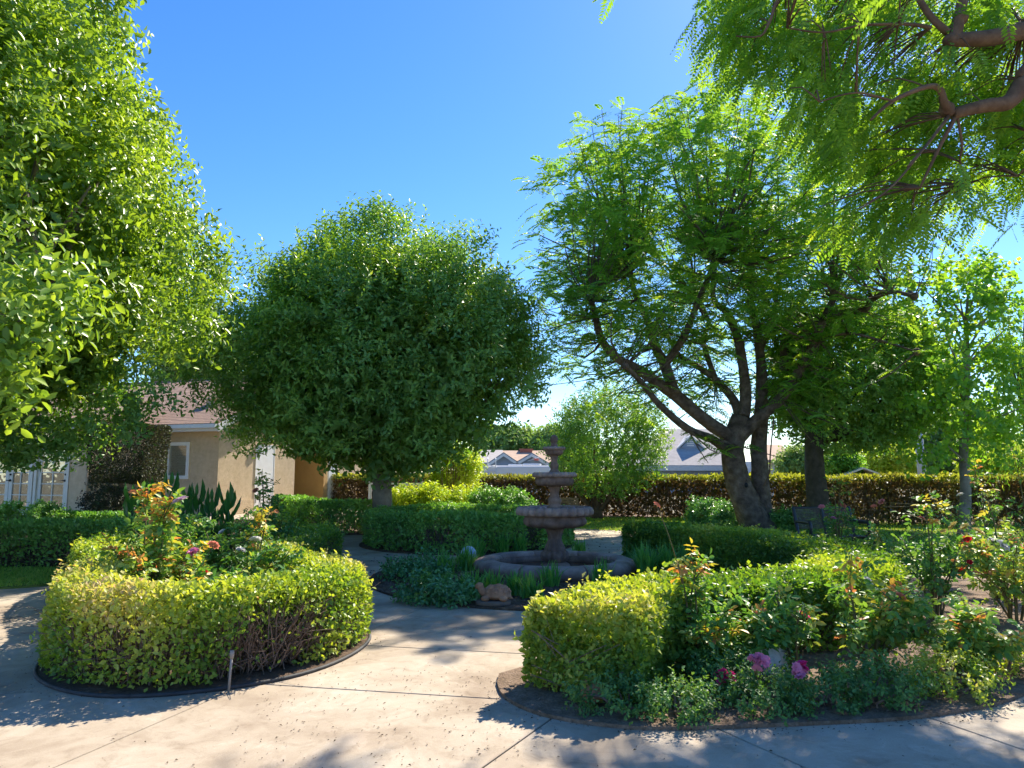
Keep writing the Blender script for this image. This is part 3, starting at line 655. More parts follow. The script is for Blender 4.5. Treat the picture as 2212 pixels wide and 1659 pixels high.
MB().box(x0, x1, 0, 8, -3, zat(1003, YB)).build('wall', M['blue_wall'], bh_)
mb = MB(); gable(mb, x0, x1, 0, 8, zat(1003, YB), zat(974, YB)); rf = mb.build('roof', M['roof_tan'], bh_)
mb = MB(); mb.extrude([(x0 - .3, -.56, zat(1003, YB)), (xat(1085, YB) - xat(1115, YB), -.56, zat(1003, YB)), (xat(1085, YB) - xat(1115, YB), 3.9, zat(973, YB)), (x0 - .3, 3.9, zat(973, YB))], (0, 0, .16)); mb.build('roof_slope', M['shingle_grey'], rf)
for c0, c1, cp in ((1060, 1116, 982), (1117, 1180, 983)):
    a, b = xat(c0, YB - 3) - xat(1115, YB), xat(c1, YB - 3) - xat(1115, YB); zl, zp = zat(1003, YB - 3), zat(cp, YB - 3)
    mb = MB(); mb.extrude([(a, -3, -3), (b, -3, -3), (b, -3, zl), ((a + b) / 2, -3, zp), (a, -3, zl)][::-1], (0, 3, 0)); gw = mb.build('gable_wall', M['blue_wall'], bh_)
    mb = MB(); gable_y(mb, a, b, -3, 3, zl - .05, zp + .1, .35, .12); mb.build('gable_roof', M['shingle_grey'], gw)
    mb = MB(); xm = (a + b) / 2
    mb.extrude([(a - .35, -3.45, zl - .3), (xm, -3.45, zp - .15), (xm, -3.45, zp + .1), (a - .35, -3.45, zl - .05)][::-1], (0, .06, 0))
    mb.extrude([(xm, -3.45, zp - .15), (b + .35, -3.45, zl - .3), (b + .35, -3.45, zl - .05), (xm, -3.45, zp + .1)][::-1], (0, .06, 0)); mb.build('bargeboard', M['white_paint'], gw)
cx = xat(1138, YB) - xat(1115, YB)
mb = MB().box(cx - .6, cx + .6, 3.2, 4.0, zat(990, YB), zat(969, YB)).box(cx - .7, cx + .7, 3.1, 4.1, zat(969, YB), zat(967, YB)); mb.build('chimney', M['brick'], rf)
fl = MB(); fa = xat(1150, YB) - xat(1115, YB)
fl.tube([(fa - .5, -3.5, zat(997, YB)), (fa + .5, -3.9, zat(990, YB))], .03, 5).build('flag_staff', M['white_paint'], bh_)
fo = MB().box(fa + .05, fa + .45, -3.92, -3.9, zat(996, YB), zat(992, YB)).build('flag', M['petal_coral'], bh_)

YR = 42.0
rv = thing('motorhome', 'white motorhome roof showing above the trimmed hedge', 'motorhome', (xat(1110, YR), YR, 0))
x0, x1 = xat(1040, YR) - xat(1110, YR), xat(1190, YR) - xat(1110, YR)
bevel(MB().box(x0, x1, 0, 2.4, -1, zat(1006, YR)).build('body', M['rv'], rv), .1, 2)
bevel(MB().box(x0 + 1.5, x0 + 2.3, .6, 1.4, zat(1006, YR) + .003, zat(1002, YR)).build('roof_vent', M['rv'], rv), .04, 1)
bevel(MB().box(x1 - 1.6, x1 - .5, .6, 1.5, zat(1006, YR) + .003, zat(1001, YR)).build('air_conditioner', M['rv'], rv), .06, 1)
zt = zat(1006, YR)
for xx in (x0 + .35, x0 + .8):
    MB().tube([(xx, -.04, zt - 1.0), (xx, -.04, zt + .25), (xx, .1, zt + .4), (xx, .35, zt + .4), (xx, .45, zt)], .025, 6, 3).build('ladder_rail', M['rv'], rv)
for k in range(4): MB().tube([(x0 + .35, -.05, zt - .9 + k * .3), (x0 + .8, -.05, zt - .9 + k * .3)], .02, 5).build('ladder_rung', M['rv'], rv)
MB().box(x0 + 4, x1 - .2, -.02, 0, zt - .35, zt - .28).build('awning_rail', M['trim_grey'], rv)
lp = P(1033, 1020, 30)
lpo = thing('light_post', 'pale square post standing behind the hedge beside the motorhome', 'post', (lp.x, 30, 0))
MB().box(-.07, .07, -.07, .07, 0, zat(972, 30)).build('shaft', M['pole'], lpo); MB().box(-.1, .1, -.1, .1, zat(972, 30), zat(970, 30)).build('cap', M['pole'], lpo)

YG = 52.0
gh = thing('grey_roof_house', 'house with broad pale grey shingle roof and small gable vent', 'house', (xat(1500, YG), YG, 0))
def gx(x, Y=YG): return xat(x, Y) - xat(1500, YG)
MB().box(gx(1400), gx(1600), 0, 9, -2, zat(1008, YG)).build('wall', M['blue_wall'], gh)
mb = MB(); ze, zr = zat(1010, YG), zat(931, YG + 5)
mb.extrude([(gx(1372), -.6, ze), (gx(1605), -.6, ze), (gx(1592, YG + 5), 5, zr), (gx(1440, YG + 5), 5, zr)], (0, 0, .16))
mb.extrude([(gx(1605), -.6, ze), (gx(1640), 10.5, ze), (gx(1592, YG + 5), 5, zr)], (0, 0, .16)); mb.extrude([(gx(1340), 10.5, ze), (gx(1372), -.6, ze), (gx(1440, YG + 5), 5, zr)], (0, 0, .16))
rf = mb.build('roof', M['shingle_grey'], gh)
MB().box(gx(1372), gx(1605), -.68, -.605, ze - .22, ze + .1).build('fascia', M['trim_grey'], rf)
a, b = gx(1482), gx(1532); zl, zp = zat(971, YG + 2), zat(945, YG + 2); xm = (a + b) / 2
mb = MB(); mb.extrude([(a, 2, zl), (b, 2, zl), (xm, 2, zp)][::-1], (0, 2.5, 0)); dg = mb.build('gable_vent', M['blue_wall'], rf)
mb = MB(); gable_y(mb, a, b, 1.9, 4.6, zl, zp + .05, .2, .12); mb.build('gable_roof', M['trim_grey'], dg)
for k in range(4): MB().box(xm - .25, xm + .25, 1.95, 1.99, zl + .25 + k * .15, zl + .33 + k * .15).build('louvre', M['white_paint'], dg)
ph = thing('pink_roof_house', 'house with pinkish roof and white side wall behind the big trunk', 'house', (xat(1660, 46), 46, 0))
def hx(x, Y=46): return xat(x, Y) - xat(1660, 46)
MB().box(hx(1645), hx(1712), 0, 7, -2, zat(996, 46)).build('wall', M['white_paint'], ph)
mb = MB(); mb.extrude([(hx(1640), -.5, zat(999, 46)), (hx(1718), -.5, zat(1000, 46)), (hx(1690, 50), 4, zat(966, 50)), (hx(1620, 50), 4, zat(966, 50))], (0, 0, .16)); mb.build('roof', M['roof_tan'], ph)
MB().box(hx(1655), hx(1668), -.04, 0, zat(1018, 46), zat(1004, 46)).build('window', M['glass'], ph)
# pergola and tan shed roof, utility pole
pg = thing('pergola', 'dark red wooden pergola behind the far hedge', 'pergola', (xat(1890, 34), 34, 0))
zp = zat(988, 34)
for xx in (xat(1868, 34), xat(1915, 34)): MB().box(xx - xat(1890, 34) - .08, xx - xat(1890, 34) + .08, -.08, .08, 0, zp - .2).build('post', M['redwood'], pg)
MB().box(xat(1860, 34) - xat(1890, 34), xat(1925, 34) - xat(1890, 34), -.07, .07, zp - .199, zp).build('beam', M['redwood'], pg)
for k in range(6): MB().box(-.6 + k * .26, -.54 + k * .26, -.5, 2.0, zp + .002, zp + .12).build('rafter', M['redwood'], pg)
sh = thing('garden_shed', 'small shed with tan gabled roof peeking over the hedge', 'shed', (xat(1870, 27), 27, 0))
zs0, zs1 = zat(1027, 27), zat(1013, 27); wa, wb_ = xat(1828, 27) - xat(1870, 27), xat(1905, 27) - xat(1870, 27)
MB().box(wa + .15, wb_ - .15, .1, 2, -.05, zs0).build('wall', M['stucco'], sh)
mb = MB(); gable_y(mb, wa + .1, wb_ - .1, .2, 2.2, zs0 - .02, zs1, .15, .06); mb.build('roof', M['cream_paint'], sh)
up = thing('utility_pole', 'tall utility pole with pale conduits strapped to its foot', 'utility pole', (xat(1990, 28), 28, 0))
MB().tube([(.09, .2, 0), (.12, .2, 9.5)], [.14, .1], 12).build('shaft', M['bark_dark'], up)
for dx in (-.06, .08): MB().tube([(dx, -.02, 0), (dx - .06, -.02, zat(925, 28))], .085, 10).build('conduit', M['pole'], up)
MB().tube([(-.2, -.115, zat(977, 28)), (.2, -.115, zat(977, 28))], .02, 6).build('strap', M['metal_dark'], up)
MB().box(-1.2, 1.3, .1, .2, 8.6, 8.75).build('crossarm', M['bark_dark'], up)
for k, (za, zb) in enumerate(((8.8, 8.4), (6.6, 6.9))):
    pts = [Vector((xat(1990, 28) - 3 * k, 28 + 3 * k, za)) + Vector((-(i / 12) * 60, (i / 12) * 30, -(1 - (2 * i / 12 - 1) ** 2) * 1.6)) for i in range(13)]
    tag(MB().tube(pts, .018, 4).build('power_line', M['metal_dark']), ('upper' if k == 0 else 'lower') + ' thin power line crossing the sky behind the fountain', 'cable', 'power lines')

# ---------------------------------------------------------------- fountain
FC = Vector((.61, 10.75, 0))
ft = thing('fountain', 'three tiered dark cast stone fountain in a round low pool', 'fountain', FC); ft.scale = (.967, .967, 1)
K = .00162                                           # metres per unit of the traced outline
def ZF(y): return max(2.121 - .001567 * y, 0)
def wob(n, amp, lo=0, hi=9): return lambda th, k, r, z: 1 + (amp * (abs(math.sin(n * th / 2)) - .6) if lo <= z <= hi else 0)
NSEG = 8; prof = [(.86, .02), (.87, .15), (.885, .178), (.93, .19), (1.02, .195), (1.1, .188), (1.165, .165), (1.2, .12), (1.19, .06), (1.15, .03), (1.12, .0)]
seg = MB().lathe(prof, 12, None, .006, 2 * math.pi / NSEG - .006, closed_profile=True).mesh('coping_stone', M['stone_rim'])
for k in range(NSEG): add('coping_stone', seg, ft, rot=(0, 0, 2 * math.pi * k / NSEG + .31), loc=(0, 0, random.uniform(-.004, .004)))
MB().lathe([(.84, .02), (.862, .02), (.862, .14), (.84, .14)], 64, closed_profile=True).build('pool_liner', M['stone'], ft)
MB().lathe([(.001, .055), (.5, .055), (.855, .055)], 48).build('water', M['water'], ft)
MB().lathe([(.3, ZF(1340)), (.23, ZF(1336)), (.235, ZF(1310)), (.215, ZF(1285)), (.175, ZF(1268)), (.15, ZF(1262))], 48).build('pedestal_base', M['stone'], ft)
MB().lathe([(.14, ZF(1264)), (.18, ZF(1250)), (.205, ZF(1215)), (.2, ZF(1185)), (.165, ZF(1166)), (.15, ZF(1160))], 96, wob(13, .16)).build('pedestal_bulb', M['stone'], ft)
MB().lathe([(.15, ZF(1165)), (.155, ZF(1150)), (.13, ZF(1110)), (.1, ZF(1070)), (.098, ZF(1045)), (.112, ZF(1010)), (.13, ZF(985)), (.145, ZF(965)), (.2, ZF(950))], 96, wob(12, .09)).build('pedestal_stem', M['stone'], ft)
def bowl(name, R, yt, yb, body, n1, n2, a1, a2, neck):
    """gadrooned rim and a lobed bowl body under it"""
    rm = [(R * .84, ZF(yt) - .03), (R * .86, ZF(yt) + .002), (R * .91, ZF(yt) + .012), (R * .965, ZF(yt) - .004), (R, ZF((yt + yb) / 2)), (R * .985, ZF(yb) + .012), (R * .94, ZF(yb)), (R * .86, ZF(yb) - .006)]
    b = MB().lathe(body, 120, wob(n2, a2)).build(name, M['stone'], ft)
    MB().lathe(rm, n1 * 8, lambda th, k, r, z: 1 + a1 * (abs(math.sin(n1 * th / 2)) - .6) * (1 if 2 <= k <= 6 else 0)).build('rim', M['stone_rim'], b)
    MB().lathe([(.001, ZF(yt) - .035), (R * .85, ZF(yt) - .035)], 40).build('water', M['water'], b)
    return b
b1 = bowl('large_bowl', .56, 778, 845, [(.46, ZF(843)), (.44, ZF(858)), (.44, ZF(870)), (.462, ZF(895)), (.455, ZF(920)), (.41, ZF(942)), (.33, ZF(956)), (.2, ZF(962)), (.1, ZF(964))], 26, 12, .1, .1, 0)
bowl('middle_bowl', .325, 466, 503, [(.27, ZF(500)), (.275, ZF(512)), (.285, ZF(530)), (.278, ZF(560)), (.25, ZF(578)), (.15, ZF(586)), (.06, ZF(588))], 22, 12, .09, .06, 0)
bowl('small_bowl', .17, 232, 252, [(.14, ZF(250)), (.135, ZF(265)), (.132, ZF(285)), (.11, ZF(300)), (.06, ZF(310))], 18, 10, .09, .07, 0)
MB().lathe([(.125, ZF(800)), (.12, ZF(776)), (.1, ZF(762)), (.086, ZF(752)), (.088, ZF(742)), (.1, ZF(730)), (.103, ZF(708)), (.085, ZF(692)), (.068, ZF(680)), (.064, ZF(655)), (.072, ZF(625)), (.09, ZF(600)), (.1, ZF(586)), (.09, ZF(582))], 48, wob(10, .05)).build('upper_stem', M['stone'], ft)
MB().lathe([(.085, ZF(482)), (.08, ZF(456)), (.066, ZF(442)), (.055, ZF(430)), (.062, ZF(410)), (.064, ZF(392)), (.05, ZF(372)), (.046, ZF(345)), (.055, ZF(322)), (.07, ZF(305))], 40, wob(8, .05)).build('upper_stem', M['stone'], ft)
MB().lathe([(.06, ZF(258)), (.05, ZF(228)), (.052, ZF(205)), (.04, ZF(192)), (.052, ZF(180)), (.058, ZF(160)), (.052, ZF(135)), (.03, ZF(118)), (.001, ZF(113))], 40, wob(8, .04)).build('finial', M['stone'], ft)
q = np.random.default_rng(8); n = 60; a = q.uniform(0, 6.28, n); r = .46 * np.sqrt(q.uniform(.1, 1, n))
pp = np.stack([r * np.cos(a), r * np.sin(a), np.full(n, ZF(778) - .02)], 1)
add('fallen_petals', leaf_mesh('fallen_petals', pp, rand_dirs(n, q) * np.array([1, 1, .3]), rand_dirs(n, q) + np.array([0, 0, 2.]), .03, .022, M['petal_lavender'], np.full(n, .5)), b1)

# ---------------------------------------------------------------- small things in the fountain bed
tp = G(1065, 1306, .02)
pl = MB(); pl.prism([(.19 * math.cos(t), .13 * math.sin(t)) for t in np.linspace(0, 6.283, 15)[:-1]], 0, .045)
plo = bevel(pl.build('stone_plate', M['plate'], loc=(tp.x, tp.y, .02)), .012, 2); tag(plo, 'flat brown stone plate lying under the turtle statue', 'stone')
tu = thing('turtle_statue', 'terracotta turtle statue with raised head in front of the fountain', 'statue', (tp.x + .02, tp.y + .02, .066), math.radians(-8)); tu.scale = (.8, .8, .85)
sh_ = MB(); n, m = 26, 14
for k in range(m + 1):                               # ridged shell
    ph = math.pi / 2 * k / m
    for j in range(n):
        th = 2 * math.pi * j / n; rr = math.cos(ph) ** .8
        ridge = 1 + .035 * math.cos(th * 6) * math.sin(ph * 2) + (.03 if k % 5 == 0 else 0)
        sh_.v.append((.03 + .185 * rr * math.cos(th) * ridge, .13 * rr * math.sin(th) * ridge, .05 + .135 * math.sin(ph) * ridge))
for k in range(m):
    for j in range(n): sh_.f.append((k * n + j, k * n + (j + 1) % n, (k + 1) * n + (j + 1) % n, (k + 1) * n + j)); sh_.sm.append(True)
shl = sh_.build('shell', M['terracotta'], tu)
for ph, k, off in ((.55, 8, 0), (1.0, 5, .3), (1.5, 1, 0)):                # raised plates on the shell
    for j in range(k):
        th = 2 * math.pi * j / k + off; rr = math.cos(ph) ** .8; c = Vector((.03 + .185 * rr * math.cos(th), .13 * rr * math.sin(th), .05 + .135 * math.sin(ph)))
        nv = Vector((math.cos(th) * math.cos(ph) / .185, math.sin(th) * math.cos(ph) / .13, math.sin(ph) / .135)).normalized()
        MB().lathe([(.001, .012), (.024, .011), (.036, .006), (.04, -.004)], 6, c=(0, 0, 0)).build('scute', M['terracotta'], shl, loc=c, rot=nv.to_track_quat('Z', 'Y').to_euler())
bd = MB(); bd.ball((.02, 0, .05), (.18, .125, .05), 16, 8).tube([(-.1, 0, .07), (-.16, -.01, .09), (-.19, -.01, .135)], [.055, .05, .045], 10, 3)
bd.ball((-.205, -.012, .165), (.06, .045, .045), 12, 8).ball((-.24, -.012, .155), (.03, .034, .028), 10, 6)
for sx, sy in ((-.11, -.12), (.13, -.11), (-.11, .12), (.13, .11)): bd.ball((sx, sy, .03), (.06, .045, .035), 10, 6)
bd.tube([(.17, 0, .04), (.25, 0, .02)], [.03, .008], 8)
bo = bd.build('body', M['terracotta'], tu); rm_ = bo.modifiers.new('blend', 'REMESH'); rm_.mode = 'VOXEL'; rm_.voxel_size = .012; rm_.use_smooth_shade = True
gp_ = G(1012, 1222, .02)
gl = thing('gazing_globe', 'pale blue glazed garden globe beside the fountain pool', 'garden ornament', (gp_.x, gp_.y, .02))
MB().lathe([(.09, 0), (.08, .03), (.05, .06), (.06, .09)], 20).build('stand', M['plate'], gl)
MB().ball((0, 0, .17), .12, 24, 14).build('globe', M['globe'], gl)
hp = [G(x, y, .045) for x, y in ((1010, 1262), (990, 1248), (1000, 1240), (1025, 1236), (1050, 1240))]
hp2 = [G(x, y, .045) for x, y in ((985, 1282), (1005, 1276), (1028, 1278), (1040, 1286))]
tag(MB().tube(hp, .016, 6, 5).build('garden_hose', M['hose']), 'thin reddish brown hose looping beside the fountain pool', 'hose')
tag(MB().tube(hp2, .013, 6, 5).build('drip_pipe', M['hose']), 'short brown drip pipe on the soil behind the turtle statue', 'hose')

# ---------------------------------------------------------------- rock, terracotta bits, riser pipe
rk_ = bpy.data.meshes.new('rock'); import bmesh
bm = bmesh.new(); bmesh.ops.create_icosphere(bm, subdivisions=3, radius=1); no = Noise(4, 1.6); no2 = Noise(9, 5)
for v in bm.verts:
    p = np.array(v.co); s = 1 + .2 * no(p[None])[0] + .1 * no2(p[None])[0]; v.co *= float(s)
    v.co.x *= .255; v.co.y *= .17; v.co.z *= .21
    if v.co.z > .13 + .35 * v.co.x: v.co.z = .13 + .35 * v.co.x + (v.co.z - .13 - .35 * v.co.x) * .3
for f in bm.faces: f.smooth = False
bm.to_mesh(rk_); bm.free(); rk_.materials.append(M['rock'])
rp = G(1654, 1460); tag(add('rock', rk_, loc=(rp.x, rp.y + .08, .08), scale=(.74, .8, .78)), 'angular whitish rock among the roses of the right bed', 'rock')
tc_ = G(1267, 1538, .02)
pt = MB(); pt.lathe([(.001, 0), (.05, 0), (.065, .05), (.07, .09), (.078, .095), (.078, .115), (.066, .115), (.06, .03), (.001, .02)], 20)
tag(add('flower_pot', pt.mesh('flower_pot', M['terracotta']), loc=(tc_.x, tc_.y + .1, .06), rot=(-1.2, .3, -.6)), 'small tipped terracotta pot under the near right hedge', 'flower pot')
rp_ = G(487, 1500); rz = P(487, 1416, rp_.y).z
rs = thing('sprinkler_riser', 'grey pipe sprinkler riser against the near left hedge', 'sprinkler', (rp_.x, rp_.y + .05, 0))
MB().tube([(0, 0, -.02), (.012, .0, rz)], .0085, 8).build('pipe', M['pvc'], rs); MB().lathe([(.001, rz + .022), (.013, rz + .02), (.015, rz), (.012, rz - .03), (.0085, rz - .03)], 12, c=(.012, 0, 0)).build('nozzle', M['pvc'], rs)

# ---------------------------------------------------------------- park bench and wooden planter box
bc = G(1885, 1186); Yb = bc.y
bn = thing('park_bench', 'black steel slatted park bench on the lawn by the far hedge', 'bench', (bc.x, Yb + .1, .02), math.radians(4))
W0, W1 = xat(1745, Yb) - bc.x, 0.0
zt = zat(1106, Yb) + .02; zs = zat(1160, Yb)
for x in (W0, (W0 + W1) / 2, W1):
    e = MB()
    e.tube([(x, .62, 0), (x, .52, zs - .04), (x, .56, zs + .12), (x, .68, zt - .04), (x, .70, zt)], [.035, .035, .035, .035, .035], 8, 3)
    e.tube([(x, .06, 0), (x, .1, .2), (x, .04, zs - .05)], .032, 8, 3); e.tube([(x, .02, zs - .05), (x, .54, zs - .06)], .03, 8)
    e.build('leg_frame', M['iron'], bn)
for x in (W0, W1):
    e = MB(); e.tube([(x, .02, zs - .05), (x, -.02, zs + .1), (x, .0, zs + .2), (x, .06, zs + .235), (x, .34, zs + .235), (x, .6, zs + .22)], [.03, .03, .032, .036, .036, .03], 8, 3); e.build('armrest', M['iron'], bn)
for k in range(15):
    t = k / 14; z = zs + .1 + (zt - zs - .12) * t; y = .545 + .15 * t
    MB().box(W0, W1, y - .012, y - .002, z - .009, z + .009).build('back_slat', M['iron'], bn)
for k in range(13):
    t = k / 12; MB().box(W0, W1, .03 + t * .48 - .011, .03 + t * .48 + .011, zs - .03 - .02 * math.sin(t * 3.14), zs - .015 - .02 * math.sin(t * 3.14)).build('seat_slat', M['iron'], bn)
MB().tube([(W0, .705, zt), (W1, .705, zt)], .026, 8).build('top_rail', M['iron'], bn)
wp = P(1228, 1087, 20.5)
wbx = thing('wooden_bench', 'low weathered wooden bench back seen behind the fountain', 'bench', (wp.x, 20.5, 0))
hw = (xat(1250, 20.5) - xat(1206, 20.5)) / 2; zb = zat(1075, 20.5)
for k in range(5): MB().box(-hw, hw, 0, .03, .3 + k * (zb - .3) / 5 + .008, .3 + (k + 1) * (zb - .3) / 5 - .004).build('board', M['wood'], wbx)
for x in (-hw + .05, .0, hw - .05): MB().box(x - .03, x + .03, -.035, -.001, 0, zb - .02).build('post', M['wood'], wbx)
for k in range(3): MB().box(-hw, hw, -.5 + k * .15, -.38 + k * .15, .38, .41).build('seat_board', M['wood'], wbx)
for x in (-hw + .05, hw - .05): MB().box(x - .03, x + .03, -.5, -.44, 0, .379).build('leg', M['wood'], wbx)

# ---------------------------------------------------------------- foliage builders
def proj(q):                                         # where world points land in the photo frame
    r = q - np.array([0, 0, CAMH]); f = r[:, 1] * math.cos(TH) + r[:, 2] * math.sin(TH); u = -r[:, 1] * math.sin(TH) + r[:, 2] * math.cos(TH)
    return CX + F * r[:, 0] / f, CY - F * u / f
def shoots_to_leaves(base, sd, slen, k, rng, spread=.85, along=.55, sag=0.0):
    """k leaves set along each shoot; returns positions, axes, normals, shoot index"""
    N = len(base); j = np.tile(np.arange(k), N); s = np.repeat(np.arange(N), k); t = (j + rng.uniform(.2, .8, N * k)) / k
    h = rand_dirs(N, rng); a = nrm(np.cross(sd, h)); b = np.cross(sd, a); ang = j * 2.4 + np.repeat(rng.uniform(0, 6.28, N), k)
    side = a[s] * np.cos(ang)[:, None] + b[s] * np.sin(ang)[:, None]
    p = base[s] + sd[s] * (t * slen[s])[:, None]; p[:, 2] -= sag * t * t * slen[s]
    d = nrm(sd[s] * along + side * spread + rng.normal(size=(N * k, 3)) * .18)
    n = nrm(sd[s] * .7 - side * .3 + np.array([0, 0, .6]) + rng.normal(size=(N * k, 3)) * .35)
    return p, d, n, s, t
def fib(n):
    i = np.arange(n) + .5; ph = np.arccos(1 - 2 * i / n); th = math.pi * (1 + 5 ** .5) * i
    return np.stack([np.cos(th) * np.sin(ph), np.sin(th) * np.sin(ph), np.cos(ph)], 1)
def lobes_on(center, radii, n, rng, fill=.82, jitter=.12, zmin=None):
    d = nrm(fib(n) + rng.normal(size=(n, 3)) * .12); r = fill * (1 + rng.normal(size=(n, 1)) * jitter)
    c = np.asarray(center) + d * np.asarray(radii) * np.clip(r, .3, 1.05)
    if zmin is not None: c = c[c[:, 2] > zmin]
    return c
def leafy_crown(name, parent, center, lobes, lr, per, k, L, W, mat, seed, slen=.32, up=.35, detail=False, zmin=None, sag=0.0, outer=.6, tipgain=.0, core=.5, near=0):
    """lobes of leafy shoots; lr, per may be arrays"""
    rng = np.random.default_rng(seed); center = np.asarray(center, float); n = len(lobes)
    lr = np.broadcast_to(np.asarray(lr, float), (n,)); per = np.broadcast_to(np.asarray(per, int), (n,))
    s = np.repeat(np.arange(n), per); N = len(s)
    out = nrm(lobes - center); d = nrm(rand_dirs(N, rng) + out[s] * outer)
    rad = lr[s] * (core + (1 - core) * rng.uniform(0, 1, N) ** .6)
    base = lobes[s] + d * rad[:, None]
    sd = nrm(d * .8 + out[s] * .35 + np.array([0, 0, up]) + rng.normal(size=(N, 3)) * .3)
    sl = slen * rng.uniform(.6, 1.35, N)
    p, dd, nn, si, t = shoots_to_leaves(base, sd, sl, k, rng, sag=sag)
    crand = rng.beta(2, 2.6, n)[s] * .45 + rng.beta(2, 2.6, N) * .35
    rnd = np.clip(crand[si] + rng.uniform(0, .25, len(p)) + tipgain * (t > .7) * rng.uniform(0, 1, len(p)), 0, 1)  # tipgain pushes shoot tips to yellow, a sunlit look put into leaf colour
    if zmin is not None: m = p[:, 2] > zmin; p, dd, nn, rnd = p[m], dd[m], nn[m], rnd[m]
    sz = rng.uniform(.7, 1.25, len(p))
    if near:                                         # leaves close to the viewer get a rounder blade
        m = p[:, 1] < near
        add('near_leaves', leaf_mesh('near_leaves', p[m], dd[m], nn[m], L * sz[m], W * sz[m], mat, rnd[m], detail=True, droop=.12), parent, world_mesh=True)
        p, dd, nn, rnd, sz = p[~m], dd[~m], nn[~m], rnd[~m], sz[~m]
    return add(name, leaf_mesh(name, p, dd, nn, L * sz, W * sz, mat, rnd, detail=detail, droop=.12), parent, world_mesh=True)
def limb_set(mb, base, targets, r0, rng, n=6, bend=.25, mid=None):
    for t in targets:
        t = Vector(t); b = Vector(base); m = b.lerp(t, .5) + Vector(rng.normal(size=3) * bend * (t - b).length * .3); m.z -= .05 * (t - b).length
        mb.tube([b, b.lerp(m, .5), m, m.lerp(t, .55), t], [r0, r0 * .8, r0 * .55, r0 * .35, r0 * .12], n, 2)

